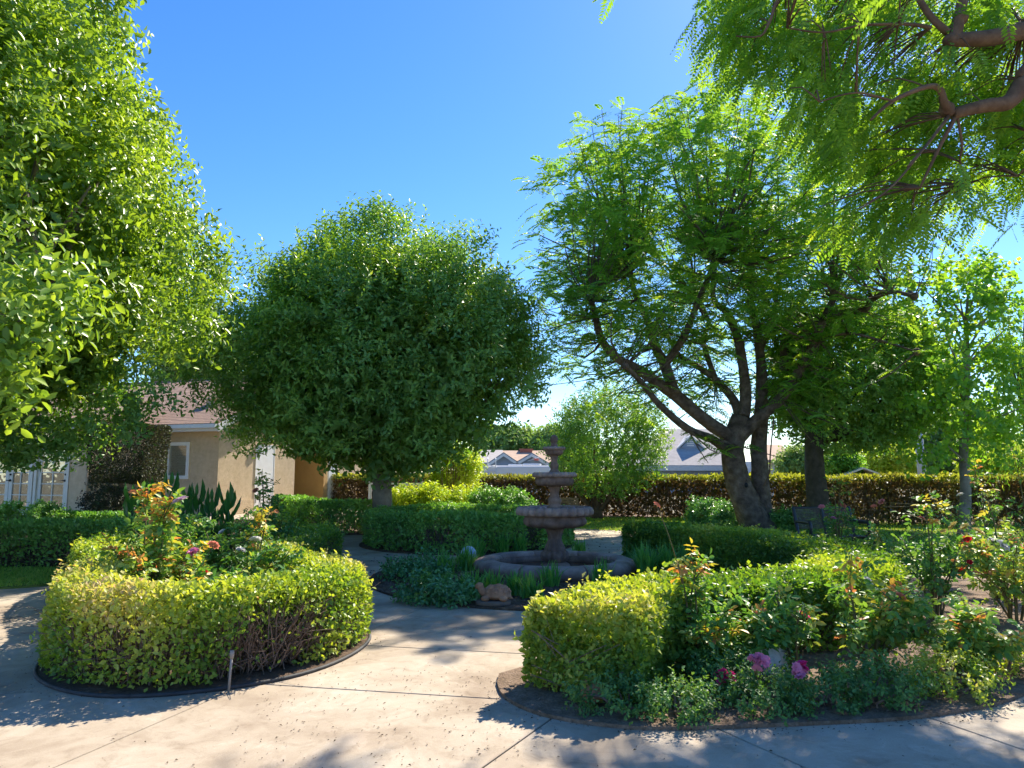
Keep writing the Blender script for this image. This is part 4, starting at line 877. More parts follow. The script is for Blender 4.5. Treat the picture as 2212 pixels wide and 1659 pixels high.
def hedge(name, label, line, closed, w, h, n, L, W, mat, seed, bare=.0, twigs=0, ragged=.035, group='clipped low hedges', depth=.05, twig_r=.004, end_caps=True, wtop=1.0, zmin=.04, bare_spots=0.0, fill=.28, tint=None, strays=0):
    rng = np.random.default_rng(seed); line = np.asarray(line, float)
    if closed: line = np.concatenate([line, line[:1]])
    seg = np.diff(line, axis=0); sl = np.linalg.norm(seg, axis=1); cum = np.concatenate([[0], np.cumsum(sl)]); T = cum[-1]
    root = thing(name, label, 'hedge', (line[0][0], line[0][1], 0), group=group)
    def at(s):
        k = np.clip(np.searchsorted(cum, s, side='right') - 1, 0, len(seg) - 1); f = ((s - cum[k]) / sl[k])[:, None]
        c = line[k] + seg[k] * f; t = seg[k] / sl[k][:, None]
        return c, t, np.stack([t[:, 1], -t[:, 0]], 1)
    nb = Noise(seed + 1, 2.2); nf = Noise(seed + 2, 7.0); nh = Noise(seed + 3, 4.0)
    A_top, A_side, A_end = 2 * w * T * wtop, h * T, (0 if closed or not end_caps else 2 * w * h)
    tot = A_top + 2 * A_side + 2 * A_end
    kind = rng.choice(5, n, p=np.array([A_top, A_side, A_side, A_end, A_end]) / tot)
    s = rng.uniform(0, T, n); s = np.where(kind == 3, rng.uniform(0, .04, n), np.where(kind == 4, T - rng.uniform(0, .04, n), s))
    c, t, nn = at(s); u = rng.uniform(-w, w, n); z = rng.uniform(zmin, h, n)
    inset = np.minimum(np.where(rng.uniform(0, 1, n) < fill, rng.uniform(0, w, n), rng.exponential(depth, n)), .95 * w)
    u = np.where(kind == 1, w - inset, np.where(kind == 2, -w + inset, u)); z = np.where(kind == 0, h - np.minimum(inset, .5 * h), z)
    # rounded shoulders
    over = np.clip((np.abs(u) - (w - .09)) / .09, 0, 1) * np.clip((z - (h - .09)) / .09, 0, 1); z = z - over * .035; u = u * (1 - over * .035 / max(w, .05))
    p = np.concatenate([c + nn * u[:, None], z[:, None]], 1)
    n3 = np.where((kind == 0)[:, None], np.array([[0, 0, 1.]]), np.where((kind == 1)[:, None], np.concatenate([nn, 0 * nn[:, :1]], 1),
         np.where((kind == 2)[:, None], np.concatenate([-nn, 0 * nn[:, :1]], 1), np.where((kind == 3)[:, None], np.concatenate([-t, 0 * nn[:, :1]], 1), np.concatenate([t, 0 * nn[:, :1]], 1)))))
    p = p + n3 * (ragged * (nb(p) + .6 * nf(p)))[:, None]
    keep = np.ones(n, bool)
    if bare: keep &= ~((kind != 0) & (rng.uniform(0, 1, n) < bare * np.clip(1.1 - z / (h * .55), 0, 1)))
    if bare_spots: keep &= ~((kind != 0) & (nh(p * np.array([1, 1, .6])) > 1.0 - bare_spots) & (rng.uniform(0, 1, n) < .93))
    p, n3 = p[keep], n3[keep]; N = len(p); kk = kind[keep]
    d = nrm(n3 * .42 + rng.normal(size=(N, 3)) * .6 + np.array([0, 0, .25])); nm = nrm(n3 * 1.0 + rng.normal(size=(N, 3)) * .55 + np.array([0, 0, .35]))
    rnd = np.clip(.5 * (.5 + .35 * nb(p * 1.3)) + .5 * rng.beta(2, 2, N) , 0, 1)
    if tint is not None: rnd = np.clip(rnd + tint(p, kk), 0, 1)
    if strays:                                       # uncut shoots standing proud of the clipped faces
        pick = rng.choice(N, strays); sb = p[pick]; sdv = nrm(n3[pick] * .6 + np.array([0, 0, .8]) + rng.normal(size=(strays, 3)) * .35)
        ps, ds, ns_, si, ts = shoots_to_leaves(sb, sdv, rng.uniform(.03, .13, strays), 6, rng, .8, .5)
        p = np.concatenate([p, ps]); d = np.concatenate([d, ds]); nm = np.concatenate([nm, ns_]); rnd = np.concatenate([rnd, np.clip(rnd[pick][si] + .08, 0, 1)]); N = len(p)
    sz = rng.uniform(.6, 1.5, N)
    add('foliage', leaf_mesh('foliage', p, d, nm, L * sz, W * sz, mat, rnd), root, world_mesh=True)['kind'] = 'stuff'
    if twigs:
        s = rng.uniform(0, T, twigs); c, t, nn = at(s); u0 = rng.uniform(-.5, .5, twigs) * w; u1 = rng.choice([-1, 1], twigs) * w * rng.uniform(.5, .97, twigs)
        z0 = rng.uniform(0, h * .35, twigs); z1 = z0 + rng.uniform(.12, .55, twigs) * h; z1 = np.minimum(z1, h * .97)
        a = np.concatenate([c + nn * u0[:, None], z0[:, None]], 1); b = np.concatenate([c + nn * u1[:, None] + t * rng.normal(0, .08, twigs)[:, None], z1[:, None]], 1)
        k2 = twigs // 2                               # finer side twigs near the faces
        a2 = b[:k2] * .7 + a[:k2] * .3; b2 = a2 + rng.normal(size=(k2, 3)) * .07 + np.concatenate([nn[:k2] * np.sign(u1[:k2])[:, None] * .06, np.full((k2, 1), .06)], 1); b2[:, 2] = np.clip(b2[:, 2], .02, h)
        r = np.concatenate([np.full(twigs, twig_r) * rng.uniform(.6, 1.6, twigs), np.full(k2, twig_r * .6)])
        add('twigs', twig_mesh('twigs', np.concatenate([a, a2]), np.concatenate([b, b2]), r, r * .55, M['twig']), root, world_mesh=True)['kind'] = 'stuff'
    return root

# ---------------------------------------------------------------- hedges
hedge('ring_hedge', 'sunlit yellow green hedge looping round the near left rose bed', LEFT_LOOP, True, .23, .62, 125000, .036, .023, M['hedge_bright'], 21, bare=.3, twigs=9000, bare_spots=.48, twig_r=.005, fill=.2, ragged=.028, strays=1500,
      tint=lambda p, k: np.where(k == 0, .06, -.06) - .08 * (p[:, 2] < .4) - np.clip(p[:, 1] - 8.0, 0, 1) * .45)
hedge('crescent_hedge', 'crescent hedge curving from the near path round the right rose bed', D_LINE, False, .4, .57, 115000, .038, .025, M['hedge_bright'], 22, bare=.3, twigs=2600, twig_r=.004, strays=1500, ragged=.026, tint=lambda p, k: -.3 + .36 * np.clip((1.4 - p[:, 0]) / 1.0, 0, 1) * np.clip((p[:, 2] - .36) / .16, 0, 1) + .1 * (k == 0))  # near top yellower, faces darker: sun and shade put into leaf colour
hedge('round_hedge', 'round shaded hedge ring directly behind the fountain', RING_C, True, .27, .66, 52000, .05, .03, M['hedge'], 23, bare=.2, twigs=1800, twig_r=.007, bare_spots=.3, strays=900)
hedge('corner_hedge', 'dark hedge corner at the foot of the round tree trunk', [(-6.2, 20.6), (-5.2, 18.6), (-4.45, 17.75), (-3.35, 17.35)], False, .38, .74, 18000, .06, .036, M['hedge'], 24, bare=.2, twigs=400, twig_r=.008)
hedge('long_hedge', 'shaded hedge with bare stems along the grass at far left', [(-10.2, 11.35), (-7.5, 11.3), (-5.75, 11.5), (-5.45, 12.6)], False, .34, .67, 30000, .048, .028, M['hedge'], 25, bare=.75, twigs=2200, twig_r=.006, bare_spots=.3)
hedge('door_hedge', 'low dark hedge strip in front of the glass doors', [(-9.9, 16.4), (-8.4, 16.3), (-7.4, 16.6)], False, .35, .52, 11000, .055, .033, M['hedge'], 26, bare=.2, twigs=300, twig_r=.007)
FAR_LINE = [(-6.5, 27.0), (-1.5, 25.2), (2.0, 24.3), (5.2, 22.6), (8.2, 20.6), (12.2, 19.6), (18, 19.4)]
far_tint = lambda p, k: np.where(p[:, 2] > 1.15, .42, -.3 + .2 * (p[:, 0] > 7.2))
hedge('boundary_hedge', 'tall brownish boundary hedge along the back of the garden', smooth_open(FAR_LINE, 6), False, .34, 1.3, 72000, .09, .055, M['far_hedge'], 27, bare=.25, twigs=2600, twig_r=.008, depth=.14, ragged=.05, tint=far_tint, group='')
# wire fence posts inside the boundary hedge
wf = thing('wire_fence', 'wire fence standing inside the tall boundary hedge', 'fence', (8.2, 20.6, 0))
fl_ = smooth_open(FAR_LINE, 2); wires = MB()
for z in (.3, .65, 1.0, 1.2): wires.tube([(p[0], p[1], z) for p in fl_], .006, 4)
wires.build('wire', M['metal_dark'], wf, world_mesh=True)
for p in fl_: MB().tube([(p[0], p[1], 0), (p[0], p[1], 1.25)], .03, 6).build('post', M['metal_dark'], wf, world_mesh=True)
hedge('box_hedge', 'small sunlit yellow green box hedge beside the white railing', [(-3.8, 24.2), (-3.0, 24.1)], False, .4, .85, 9000, .06, .038, M['yellow_shrub'], 28, twigs=100, group='')

# ---------------------------------------------------------------- trees
def tree(name, label, loc, cat='tree', group=None): return thing(name, label, cat, (loc[0], loc[1], 0), group=group)
# round ficus in the middle
fx = Vector((-2.95, 17.2, 0)); ft_ = tree('ficus_tree', 'big round ball shaped tree standing behind the centre hedges', fx)
rng = np.random.default_rng(31); cc = np.array([-2.98, 17.0, 3.85]); rad = np.array([3.42, 3.3, 2.8])
mb = MB(); mb.tube([fx + Vector((.05, 0, -.05)), fx + Vector((0, 0, .35)), fx + Vector((-.05, 0, 1.1)), fx + Vector((-.1, 0, 1.9)), fx + Vector((-.1, 0, 2.4))], [.29, .235, .215, .2, .19], 14, 3, .04)
lob = lobes_on(cc, rad, 170, rng, .8, .14, 2.1)
qx, qy = proj(lob); lob = lob[~(((qy > 900) & (qx > 900)) | ((qy > 830) & (qx > 1020)) | ((qy > 850) & (qx < 560)) | ((qy > 940) & (qx < 680)))]
limb_set(mb, fx + Vector((-.1, 0, 2.1)), lob[::7], .1, rng)
mb.build('trunk', M['bark_grey'], ft_, world_mesh=True)
low = np.array([[P(x, y, 15.0)[i] for i in range(3)] for x, y in ((600, 900), (560, 880), (690, 940), (760, 975), (1060, 900), (1120, 850), (1150, 800), (930, 985))])
lob = np.concatenate([lob, low]); nl = len(lob); lrr = np.concatenate([rng.uniform(.36, .9, nl - 8), np.full(8, .3)])
front = (lob[:, 1] < 18.2) | (lob[:, 2] > 5.5)
per = np.where(front, 84, 26); per[-8:] = 30
leafy_crown('crown', ft_, cc, lob, lrr, per, 9, .122, .052, M['ficus_dark'], 32, slen=.46, up=.7, zmin=1.75, tipgain=.22, outer=.8)
spl = lobes_on(cc, rad, 300, rng, .95, .06, 4.7); rs = np.random.default_rng(34); ns = len(spl) * 3; sb_ = np.repeat(spl, 3, 0) + rs.normal(size=(ns, 3)) * .14
sd_ = nrm(nrm(sb_ - cc) * .55 + np.array([0, 0, 1.]) + rs.normal(size=(ns, 3)) * .15); p_, d_, n_, si_, t_ = shoots_to_leaves(sb_, sd_, rs.uniform(.25, .6, ns), 11, rs, .8, .6)
add('shoots', leaf_mesh('shoots', p_, d_, n_, .11, .05, M['ficus_dark'], np.clip(rs.beta(2, 2, ns)[si_] * .5 + .3 + .25 * t_, 0, 1)), ft_, world_mesh=True)  # yellower towards the tip, sun on the crown top put into the colour
inner = lobes_on(cc, rad * .66, 100, rng, .85, .12, 2.1)
leafy_crown('inner_crown', ft_, cc, inner, .8, 60, 8, .17, .1, M['ficus_dark'], 33, slen=.4, up=.3)

# large ficus filling the left edge, trunk out of frame
lx = Vector((-7.6, 9.6, 0)); lt = tree('ficus_tree', 'large glossy leaved tree filling the left edge of the view', lx)
rng = np.random.default_rng(35); cc = np.array([-8.25, 9.9, 5.0]); rad = np.array([2.75, 4.3, 3.9])
lob = lobes_on(cc, rad, 230, rng, .86, .07, 1.7)
qx, qy = proj(lob); ext_ = qy + F * .85 / lob[:, 1]; lob = lob[~((ext_ > 800) & (qx + F * .8 / lob[:, 1] > 0))]
mb = MB(); mb.tube([lx + Vector((0, 0, -.05)), lx + Vector((0, 0, .8)), lx + Vector((.1, 0, 2.0)), lx + Vector((.2, 0, 3.2))], [.36, .28, .25, .2], 14, 3, .05)
limb_set(mb, lx + Vector((.1, 0, 2.2)), lob[::6], .11, rng); mb.build('trunk', M['bark_grey'], lt, world_mesh=True)
ext = [P(35, 690, 6.2), P(50, 640, 6.3), P(15, 735, 6.2), P(90, 600, 6.6), P(215, 20, 8.2), P(185, 60, 8.2), P(395, 520, 9.6), P(410, 610, 9.8), P(400, 690, 10.4), P(290, 270, 9.3), P(330, 700, 10.2)]
lob = np.concatenate([lob, np.array([tuple(p) for p in ext])]); nl = len(lob); ne = len(ext)
lrr = np.concatenate([rng.uniform(.5, .8, nl - ne), np.full(ne, .34)])
vis = (lob[:, 0] / lob[:, 1] > -.83) ; per = np.where(vis, 74, 14); per[-ne:] = 40
leafy_crown('crown', lt, cc, lob, lrr, per, 9, .108, .054, M['ficus'], 36, slen=.38, up=.05, near=8.4, zmin=1.3, tipgain=.25, sag=.25)
inner = lobes_on(cc, rad * .7, 60, rng, .85, .12, 2.0)
leafy_crown('inner_crown', lt, cc, inner, .9, 60, 8, .19, .11, M['ficus'], 37, slen=.45, up=.2)

# darker tree behind it, hanging low before the glass doors
sx = Vector((-10.6, 13.9, 0)); s2 = tree('ficus_tree', 'shaded dark tree hanging low in front of the glass doors', sx)
rng = np.random.default_rng(38); cc = np.array([-8.3, 13.6, 3.75]); rad = np.array([2.75, 2.4, 2.7])
lob = lobes_on(cc, rad, 110, rng, .84, .09, 1.6); qx, qy = proj(lob); lob = lob[~(((qy > 900) & (qx > 185)) | ((qy > 720) & (qx > 280)) | (qy > 960))]
mb = MB(); mb.tube([sx + Vector((0, 0, -.05)), sx + Vector((0, 0, .9)), sx + Vector((.1, 0, 2.2))], [.3, .24, .2], 12, 3, .05); limb_set(mb, sx + Vector((.1, 0, 1.9)), lob[::6], .09, rng); mb.build('trunk', M['bark_grey'], s2, world_mesh=True)
leafy_crown('crown', s2, cc, lob, rng.uniform(.4, .7, len(lob)), 74, 8, .115, .058, M['ficus_dark'], 39, slen=.42, up=.1, zmin=1.45, sag=.25)
# jacarandas: feathery fronds on pollard shoots
def fronds(base, axis, upv, L, pairs, plen, pw, rng, droop=.25):
    N = len(base); axis = nrm(axis); side = nrm(np.cross(axis, upv)); up = np.cross(side, axis)
    t = (np.arange(pairs) + 1.0) / pairs; prof = np.sin(math.pi * (.14 + .8 * t)) ** .7
    T = np.tile(t, N); s = np.repeat(np.arange(N), pairs); PR = np.tile(prof, N)
    pos = base[s] + axis[s] * (T * L[s])[:, None]; pos[:, 2] -= droop * T * T * L[s]
    ax = nrm(axis[s] + np.array([0, 0, -1.]) * (2 * droop * T)[:, None])
    out = []
    for sg in (-1, 1):
        d = nrm(ax * .5 + side[s] * sg * .85 + np.array([0, 0, -.18]) + rng.normal(size=(len(pos), 3)) * .06)
        out.append((pos, d, nrm(up[s] + rng.normal(size=(len(pos), 3)) * .15), plen * PR * rng.uniform(.85, 1.1, len(pos)), s))
    p = np.concatenate([o[0] for o in out]); d = np.concatenate([o[1] for o in out]); n = np.concatenate([o[2] for o in out]); l = np.concatenate([o[3] for o in out]); s = np.concatenate([o[4] for o in out])
    return p, d, n, l, np.full(len(p), pw), s
JY = 17.6
jb = G(1622, 1150); jt = tree('jacaranda_tree', 'large spreading feathery tree with thick forked grey trunk', (jb.x, JY))
def JP(x, y, dy=0): return P(x, y, JY + dy)
mb = MB()
def jl(pts, px0, px1, dy0=0, dy1=0, n=9, wobble=.05):
    m = len(pts); pp = [JP(x, y, dy0 + (dy1 - dy0) * (i / (m - 1)) ** 1.1) for i, (x, y) in enumerate(pts)]
    rr = [(px0 + (px1 - px0) * i / (m - 1)) * .86 * JY / 1600 / 2 for i in range(m)]
    mb.tube(pp, rr, n, 4, wobble); return pp
tips = []
pp = [JP(1648, 1165), JP(1634, 1130), JP(1608, 1080), JP(1592, 1030), JP(1582, 985), JP(1590, 935), JP(1600, 900)]
mb.tube(pp, [w * JY / 3200 for w in (90, 68, 57, 51, 48, 46, 38)], 16, 4, .06)
pp = [JP(1650, 1150, .15), JP(1646, 1090, .2), JP(1640, 1010, .25), JP(1640, 950, .3), JP(1646, 880, .35)]
mb.tube(pp, [w * JY / 3200 for w in (52, 41, 36, 34, 30)], 14, 4, .06)
limbs = [([(1590, 950), (1521, 906), (1456, 851), (1426, 831), (1376, 796), (1336, 776), (1301, 736), (1286, 686), (1278, 651)], 36, 13, 0, -1.5),
         ([(1572, 975), (1540, 950), (1486, 926), (1426, 876), (1386, 826), (1350, 790)], 24, 10, 0, -2.6),
         ([(1456, 851), (1436, 786), (1416, 751), (1401, 696), (1376, 646), (1361, 591)], 30, 12, -.5, .3),
         ([(1436, 786), (1476, 731), (1506, 656), (1531, 596), (1541, 556)], 20, 9, -.4, -1.5),
         ([(1600, 920), (1586, 866), (1546, 821), (1506, 791), (1466, 766), (1440, 720)], 26, 9, 0, 1.8),
         ([(1606, 900), (1611, 841), (1596, 741), (1571, 676), (1541, 646), (1546, 566)], 32, 11, 0, .9),
         ([(1642, 900), (1646, 816), (1636, 716), (1621, 641), (1626, 556)], 34, 12, .3, 1.2),
         ([(1648, 890), (1690, 841), (1696, 716), (1716, 676), (1756, 616)], 30, 12, .3, 2.2),
         ([(1592, 950), (1636, 906), (1686, 861), (1736, 786), (1776, 696), (1801, 646)], 34, 15, 0, -1.2),
         ([(1782, 686), (1820, 676), (1866, 671), (1886, 646), (1926, 631), (1975, 640)], 20, 8, -1.1, -2.6),
         ([(1736, 786), (1770, 740), (1830, 720), (1900, 735), (1980, 760)], 10, 4, -1, -2.2),
         ([(1546, 821), (1520, 740), (1530, 690), (1500, 640)], 16, 8, .7, 2.2),
         ([(1640, 760), (1670, 690), (1680, 620), (1700, 560)], 18, 8, .9, 2.6)]
knobs = []
for pts, w0, w1, d0, d1 in limbs:
    pp = jl(pts, w0, w1, d0, d1); knobs += pp[max(1, len(pp) // 3):]
    e = pp[-1]; mb.ball(e, .085, 8, 6)
rng = np.random.default_rng(41); jc = np.array([5.0, 17.6, 6.5]); jr = np.array([4.75, 4.1, 4.15]); kn = np.array([tuple(k) for k in knobs])
nsh = 330; dirs = nrm(rng.normal(size=(nsh, 3)) + np.array([0, 0, .12])); rr = rng.uniform(.05, 1, nsh) ** .38
tg = jc + dirs * jr * rr[:, None] * (1 + .13 * Noise(6, 2.5)(dirs))[:, None]; tg = tg[tg[:, 2] > 2.9]
low_t = np.array([tuple(P(x, y, JY + dy)) for x, y, dy in ((1200, 640, -1), (1230, 740, -1.5), (1290, 820, -2), (1330, 860, -2.5), (1180, 560, 0), (1150, 500, 0), (1710, 880, -1.2), (1740, 930, -1.4), (1800, 900, -1.5), (1860, 840, -2),
      (1560, 980, -.6), (1600, 960, -.8), (1480, 890, 1.5), (1530, 1000, -.5), (1690, 990, -.6), (1760, 960, -1), (1840, 930, -1.6), (1920, 700, -2.5), (1970, 760, -2.4), (1250, 300, 0), (1300, 235, 0), (1345, 225, -.5), (1410, 230, 0), (1470, 225, -.5), (1530, 215, 0), (1600, 190, 0))])
tg = np.concatenate([tg, low_t]); kd = ((tg[:, None] - kn[None]) ** 2 + np.array([0, 0, .0])).sum(-1) + 3 * np.clip(kn[None, :, 2] - tg[:, None, 2], 0, 9) ** 2; src = kn[kd.argmin(1)]
FB, FA = [], []
for a, b in zip(src, tg):
    L = np.linalg.norm(b - a); m = (a + b) / 2 + np.array([0, 0, -.06 * L]) + rng.normal(size=3) * .05 * L
    r = min(.012 + .008 * L, .035); mb.tube([a, m, b], [r, r * .7, .006], 5, 2)
    nf = int(min(4 + 2.4 * min(L, 3.2), 10)); tt = np.sort(rng.uniform(max(.08, 1 - 2.6 / max(L, .5)), 1.0, nf))
    for t in tt:
        q = (1 - t) ** 2 * a + 2 * t * (1 - t) * m + t * t * b; dr = nrm(b - a); az = rng.uniform(0, 6.28)
        FB.append(q); FA.append(np.array([math.cos(az), math.sin(az), .35]) * .9 + dr * .45)
ncl = 1000; dv = rand_dirs(ncl, rng); cv = jc + dv * jr * (rng.uniform(.03, 1, ncl) ** .36)[:, None] * (1 + .1 * Noise(6, 2.5)(dv))[:, None]
cv = cv[(cv[:, 2] > 2.7) & ~((cv[:, 2] < 4.6) & (np.abs(cv[:, 0] - 4.6) < 1.6) & (cv[:, 1] < 18))]
for c in cv:                                         # a clump of fronds springing from one twig end
    a = kn[((kn - c) ** 2).sum(1).argmin()]
    if np.linalg.norm(c - a) < 2.2: mb.tube([a, (a + c) / 2 + rng.normal(size=3) * .12, c], [.014, .009, .004], 4, 2)
    for _ in range(rng.integers(5, 10)):
        FB.append(c + rng.normal(size=3) * .13); az = rng.uniform(0, 6.28); FA.append(np.array([math.cos(az), math.sin(az), rng.uniform(-.5, .7)]))
FB = np.array(FB); FA = np.array(FA); nF = len(FB)
up_ = nrm(np.array([0, 0, 1.]) + rng.normal(size=(nF, 3)) * .25); FL = rng.uniform(.32, .58, nF)
p, d, n, l, w, s = fronds(FB, FA, up_, FL, 10, .14, .042, rng, .45)
frnd = rng.beta(2, 2.4, nF); rnd = np.clip(.6 * frnd[s] + .3 * rng.uniform(0, 1, len(p)) + .1, 0, 1)
mb.build('trunk', M['bark'], jt, world_mesh=True)
add('crown', leaf_mesh('crown', p, d, n, l, w, M['jaca'], rnd, fold=.05), jt, world_mesh=True)
# knot hole and hanging vine on the trunk
MB().ball(JP(1612, 1048, -.52), (.045, .03, .06), 10, 6).build('knot_hole', M['metal_dark'], jt, world_mesh=True)
MB().tube([JP(1672, 900, -.6), JP(1664, 980, -.6), JP(1662, 1020, -.55), JP(1650, 1050, -.4)], .016, 6, 4).build('hanging_shoot', M['bark_warm'], jt, world_mesh=True)

# near jacaranda reaching in at the upper right
NY = 6.6; nt_ = tree('jacaranda_tree', 'near feathery tree reaching in from the upper right corner', (6.6, 7.2))
mb = MB(); K2 = []
def nl(pts, w0, w1, dy0=0, dy1=0):
    m = len(pts); pp = [P(x, y, NY + dy0 + (dy1 - dy0) * i / (m - 1)) for i, (x, y) in enumerate(pts)]
    mb.tube(pp, [(w0 + (w1 - w0) * i / (m - 1)) * NY / 3200 for i in range(m)], 9, 4, .05); K2.extend(pp); return pp
mb.tube([(6.6, 7.2, -.05), (6.55, 7.2, 1.2), (6.4, 7.1, 2.6), (6.0, 7.0, 3.6)], [.34, .27, .25, .2], 14, 4, .05)
mb.tube([Vector((6.0, 7.0, 3.6)), Vector((5.4, 6.8, 4.0)), P(2240, 160, NY), P(2212, 175, NY)], [.16, .12, .1, .09], 10, 3, .05)
mb.tube([Vector((6.0, 7.0, 3.6)), Vector((5.6, 6.8, 4.4)), P(2290, 60, NY), P(2212, 65, NY)], [.16, .13, .11, .1], 10, 3, .05)
nl([(2212, 175), (2179, 221), (2127, 228), (2058, 247)], 42, 24); nl([(2055, 245), (2040, 222), (2029, 192), (2000, 188), (1928, 218), (1880, 260)], 22, 5, 0, -.3)
nl([(2065, 250), (2026, 325), (1987, 406)], 11, 5, 0, .1); nl([(2050, 250), (2003, 312), (1960, 360)], 9, 4, 0, -.4); nl([(2068, 250), (2078, 312), (2074, 350), (2090, 400)], 7, 3, 0, .3)
nl([(2212, 65), (2143, 81), (2052, 88)], 44, 30); nl([(2060, 88), (2071, 42), (2085, -30)], 30, 24); nl([(2048, 70), (2013, 39), (1975, -20)], 18, 14); nl([(2010, 60), (1980, 54), (1941, 52), (1860, 55), (1780, 70), (1700, 60)], 10, 3, 0, -.2)
nl([(1975, -20), (1860, -60), (1700, -20), (1662, 49), (1642, 78), (1590, 78)], 12, 3, 0, .1); nl([(2212, 175), (2250, 300), (2200, 380)], 10, 4, 0, .3); nl([(1928, 218), (1850, 200), (1770, 220)], 5, 3, -.3, -.5)
nl([(1860, -60), (1700, -90), (1500, -60), (1380, -30)], 8, 3, 0, .2); nl([(2003, 312), (1930, 400), (1860, 450)], 5, 3, -.3, -.5)
for e in (P(2052, 88, NY), P(2045, 235, NY), P(2179, 221, NY), P(2075, 40, NY)): mb.ball(e, .07, 9, 6)
env = [(1535, -60), (1528, 90), (1560, 140), (1620, 165), (1715, 180), (1690, 225), (1740, 280), (1800, 330), (1790, 410), (1800, 470), (1880, 490), (1980, 510), (2080, 450), (2150, 410), (2260, 400), (2300, -80)]
rng = np.random.default_rng(43); uvc = scatter(env, 195, rng); uv = np.repeat(uvc, 12, 0) + rng.normal(0, 26, (195 * 12, 2)); k2 = np.array([tuple(k) for k in K2])
dep = NY + np.repeat(rng.normal(1.6, .8, 195), 12) + rng.normal(0, .12, len(uv)); dep = np.clip(dep, 5.4, 10.5)
FBn = np.array([tuple(P(x, y, Y)) for (x, y), Y in zip(uv, dep)])
extra = np.array([tuple(P(x, y, 6.8)) for x, y in ((1345, -30), (1335, -35))]); FBn = np.concatenate([FBn, extra])
out_up = rng.uniform(3.6, 6.5, 520); shade_x = rng.uniform(1.8, 8.0, 520); shade_y = rng.uniform(4.2, 10.5, 520)
crown_up = np.stack([shade_x, shade_y, out_up + 1.2], 1)                      # the crown above the frame
crown_up = crown_up[(crown_up[:, 2] - CAMH) / crown_up[:, 1] > .66]
FBn = np.concatenate([FBn, crown_up])
cd = np.linalg.norm(FBn[:, None] - k2[None], axis=-1); near_k = k2[cd.argmin(1)]; nF = len(FBn)
FAn = nrm(nrm(FBn - near_k) * .7 + rng.normal(size=(nF, 3)) * np.array([.6, .6, .35]) + np.array([-.25, 0, -.35]))
keep = rng.uniform(0, 1, nF) < .16
for a, b in zip(near_k[keep], FBn[keep]):
    if np.linalg.norm(b - a) < 1.7: mb.tube([a, (a + b) / 2 + np.array([0, 0, .08]), b], [.01, .007, .004], 4, 2)
FLn = rng.uniform(.28, .46, nF); upn = nrm(np.array([0, 0, 1.]) + rng.normal(size=(nF, 3)) * .5)
p, d, n, l, w, s = fronds(FBn, FAn, upn, FLn, 13, .09, .028, rng, .4)
frnd = rng.beta(2, 2.2, nF); rnd = np.clip(.6 * frnd[s] + .3 * rng.uniform(0, 1, len(p)) + .05, 0, 1)
mb.build('trunk', M['bark_warm'], nt_, world_mesh=True)
add('crown', leaf_mesh('crown', p, d, n, l, w, M['jaca_near'], rnd, fold=.05), nt_, world_mesh=True)

# dark tree behind the jacaranda
dt = tree('evergreen_tree', 'dark dense tree with thick trunk behind the park bench', (8.2, 19.0)); rng = np.random.default_rng(45)
mb = MB(); b0 = P(1768, 1112, 19); mb.tube([Vector((b0.x + .02, 19, -.05)), P(1766, 1080, 19), P(1760, 1000, 19), P(1757, 940, 19), P(1765, 880, 19)], [.34, .27, .23, .22, .15], 12, 3, .06)
cc = np.array([9.0, 19.3, 3.9]); lob = lobes_on(cc, (2.15, 1.6, 1.7), 90, rng, .8, .12, 2.0); limb_set(mb, P(1757, 950, 19), lob[::5], .09, rng); mb.build('trunk', M['bark_dark'], dt, world_mesh=True)
leafy_crown('crown', dt, cc, lob, rng.uniform(.35, .6, len(lob)), 62, 8, .13, .065, M['ficus_dark'], 46, slen=.36, up=.3, zmin=1.9)
# small several-stemmed tree
sb = G(1290, 1122); st_ = tree('small_tree', 'small round tree with several stems right of the fountain', sb.xy); rng = np.random.default_rng(47)
cc = np.array([2.85, 22.4, 2.3]); lob = np.concatenate([lobes_on(cc, (1.62, 1.35, 1.3), 80, rng, .8, .14, .9), cc + rng.normal(size=(24, 3)) * np.array([.7, .6, .6])])
mb = MB(); mb.tube([sb + Vector((0, 0, -.05)), sb + Vector((0, 0, .3))], [.2, .16], 10, 2)
for x, y, dy in ((1230, 1040, 0), (1262, 1020, .3), (1285, 1000, -.2), (1310, 1010, .2), (1345, 1030, -.2), (1365, 1000, .1)):
    e = P(x, y, sb.y + dy); mb.tube([sb + Vector((0, 0, .15)), sb.lerp(e, .45) + Vector((0, 0, .05)), e, e + Vector(((e.x - sb.x) * .3, 0, .6))], [.08, .06, .045, .02], 7, 3)
mb.build('trunk', M['bark_warm'], st_, world_mesh=True)
leafy_crown('crown', st_, cc, lob, rng.uniform(.28, .5, len(lob)), 30, 8, .085, .05, M['ficus_dark'], 48, slen=.3, up=.3, zmin=.55)
